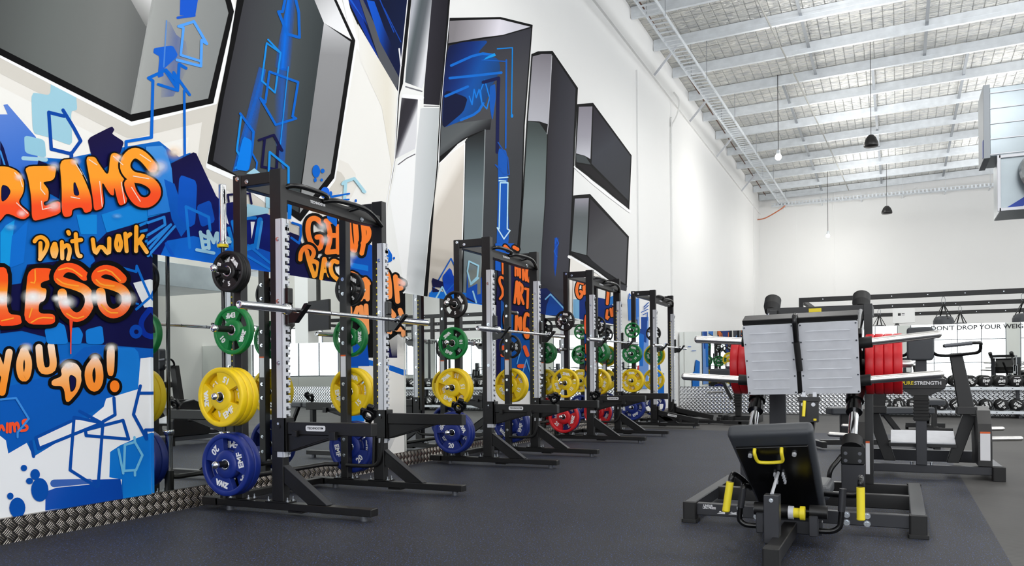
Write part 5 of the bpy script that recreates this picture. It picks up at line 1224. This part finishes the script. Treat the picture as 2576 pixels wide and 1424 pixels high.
# lamps
def lampthing(x,y,z,label,r=.075):
    t=thing('bay_lamp',label,'lamp',(x,y,z),group='bright bay lamps')
    m=MB();m.sphere((0,0,0),r,18);m.build('bulb','lamp_glow',t)
    m=MB();m.cyl((0,0,r*.9),(0,0,r+.09),.05,.035,n=18);m.build('lamp_holder','galvanised',t)
    m=MB();m.cyl((0,0,r+.09),(0,0,zr(x,y)-z),.008,n=6);m.build('cord','cord_black',t)
    l=bpy.data.lights.new('lamp_light','POINT');l.energy=110;l.shadow_soft_size=.09;l.color=(1,.98,.93)
    lo=bpy.data.objects.new('lamp_light',l);COL.objects.link(lo);lo.location=(x,y,z-.14)
    return t
lampthing(2.12,20,5.97,'glaring white lamp hanging on a cord near the mural wall, the nearer of two')
lampthing(2.55,29,5.42,'small white lamp hanging low in front of the far wall',.06)
def pend(x,y,z,label,s=1.):
    t=thing('pendant_speaker',label,'pendant',(x,y,z),group='black dome pendants')
    m=MB();m.lathe([(.012,.2),(.05,.19),(.10,.13),(.14,.03),(.145,-.03),(.135,-.05),(.001,-.055)],'z',n=32);m.build('dome','black_metal',t)
    m=MB();m.cyl((0,0,.2),(0,0,zr(x,y)-z),.006,n=6);m.build('cord','cord_black',t);t.scale=(s,s,1);return t
pend(4.15,18.6,5.66,'black dome pendant hanging mid-roof, the middle of three');pend(4.34,28.3,5.92,'farthest black dome pendant, in front of the far wall',1.1);pend(3.98,10.5,5.62,'black dome pendant cut off by the top edge of the picture')
# ducts
m=MB();OD=(7.3,12.6,3.7)
t=thing('air_duct','large square galvanised air duct hanging under the roof at the right','air duct',OD)
m=MB();m.box(5.73,9.4,12.3,13.0,3.72,4.62)
m.build('duct_box','duct_metal',t,.01,loc=OD)
for k in range(5): m=MB();m.box(5.725,9.4,12.286,12.3,3.74+k*.2,3.752+k*.2);m.build('seam','silver_rail',t,0,loc=OD)
m=MB();m.box(5.66,5.735,12.28,13.02,3.7,4.66);m.mat(1);m.box(5.655,5.66,12.3,12.4,3.72,3.95);m.build('end_flange',['galv_dark','blue_strip'],t,.004,loc=OD)
m=MB();m.box(5.83,7.4,12.2,12.95,2.98,3.70);m.mat(1);m.add([(5.87,12.19,3.0),(6.05,12.19,3.0),(6.6,12.19,3.45)],[(0,1,2)]);m.build('plenum',['duct_metal','blue_strip'],t,.008,loc=OD)
m=MB()
for a,b in (((5.82,3.0),(7.4,3.0)),((5.82,3.68),(7.4,3.68))): m.box(a[0],b[0],12.17,12.2,a[1]-.02,a[1]+.02)
m.box(5.80,5.84,12.17,12.2,2.98,3.7);m.build('flange','silver_rail',t,.003,loc=OD)
m=MB();A=Vector((6.35,12.2,3.38));Bq=Vector((7.4,10.2,4.3));d=(Bq-A).normalized();m.cyl(A,Bq,.33,n=40)
for k in range(16):
    p=A+(Bq-A)*(k/16);m.cyl(p,p+d*.012,.336,n=40)
m.cyl(A,A+d*.05,.36,n=40);m.build('spiral_duct','spiral_duct',t,0,loc=OD)
for x in (6.6,8.8): m=MB();m.cyl((x,12.6,4.62),(x,12.6,zr(x,12.6)),.008,n=6);m.build('duct_rod','galvanised',t,0,loc=OD)
m=MB();m.box(12.2,14.6,4,17,3.25,3.85);
for y in (5,10.5,16): m.cyl((13.4,y,3.85),(13.4,y,zr(13.4,y)),.01,n=6)
tagged(m,'air_duct','duct_metal','long flat air duct on the right side, seen only in the mirrors','air duct',None,.01,loc=(13,10,3.25))
# TV on a post, seen in the first mirror
m=MB();m.rbox(-.75,.75,-.03,.03,-.45,.45,.02,axis='y');m.mat(1);m.box(-.73,.73,-.034,-.03,-.43,.43);m.mat(0);m.box(-.05,.05,.03,.12,-.3,1.2)
t=m.build('television',['black_gloss','tv_screen'],None);t.location=(11.2,19.6,2.72);t.rotation_euler=(0,0,.35);tag(t,'dark wall television reflected in the mirror behind the nearest rack','television')
m=MB();m.box(11.6,12.1,19.7,20.2,0,7.3);struct(m.build('trim_7','wall_paint'))
# power cage seen in the mirror
t=thing('power_cage','tall black pull-up cage, seen only as a reflection in the first mirror','power cage',(12.9,9.0,0))
for x in (12.2,13.5):
    for y in (8.2,9.8): m=MB();m.box(x-.04,x+.04,y-.04,y+.04,0,3.0);m.build('post','black_metal',t,.004,loc=(12.9,9,0))
for z in (2.96,):
    for x in (12.2,13.5): m=MB();m.box(x-.04,x+.04,8.2,9.8,z-.05,z+.04);m.build('top_rail','black_metal',t,.004,loc=(12.9,9,0))
    for y in (8.2,9.8): m=MB();m.box(12.2,13.5,y-.03,y+.03,z-.04,z+.03);m.build('crossbar','black_metal',t,.004,loc=(12.9,9,0))
m=MB();m.cyl((12.2,9,2.9),(12.2,9,1.0),.014,n=8);m.build('rope','cord_orange',t,0,loc=(12.9,9,0))
# more machines on the far side, reflected in the mirrors
dup(RM,(8.4,6.2,0),'row machine at the right side of the hall, seen in the mirrors',rot=(0,0,1.5))
dup(RM,(9.2,11.0,0),'row machine standing farthest right in the hall, facing the mural',rot=(0,0,-1.4))
dup(LP,(8.6,1.2,0),'second leg press behind the camera, seen only in the mirrors',rot=(0,0,.3))
dup(b0,(7.6,9.0,0),'black bench in the middle of the hall, seen in the mirrors',rot=(0,0,.8))
# ------------------------------------------------------------------ lights
def area(name,loc,size,power,rot=(0,0,0),sy=None,col=(1,1,1)):
    l=bpy.data.lights.new(name,'AREA');l.energy=power;l.size=size;l.color=col
    if sy: l.shape='RECTANGLE';l.size_y=sy
    o=bpy.data.objects.new(name,l);COL.objects.link(o);o.location=loc;o.rotation_euler=rot;return o
w=bpy.data.worlds.new('world');SC.world=w;w.use_nodes=True
w.node_tree.nodes['Background'].inputs[0].default_value=(.9,.95,1,1);w.node_tree.nodes['Background'].inputs[1].default_value=1.
for i,y in enumerate((-3,3,9,15,21,27)):
    for j,x in enumerate((3.,7.5,12.)):
        area('roof_fill',(x,y,6.6),.5,(85 if y<20 else 55),col=(1,.985,.95))  # bare lights added at roof height to light the hall, no fixtures modelled
for y in (4,10,16,22,28):
    for x in (3.8,7.2,11.5):
        area('ceiling_fill',(x,y,6.2),1.2,62,rot=(PI,0,0))  # added upward fill that brightens the foil ceiling, not actual lamps
for y in (0,8,16,24):
    for x in (6.,12.):
        l=bpy.data.lights.new('ceiling_fill','POINT');l.energy=120;l.shadow_soft_size=.4;o=bpy.data.objects.new('ceiling_fill',l);COL.objects.link(o);o.location=(x,y,5.4)  # extra point fill without fixtures, added to lift the dark ceiling
SC.view_settings.view_transform='Standard';SC.view_settings.look='None';SC.view_settings.gamma=1;SC.view_settings.exposure=-0.32
SC.view_settings.use_curve_mapping=False
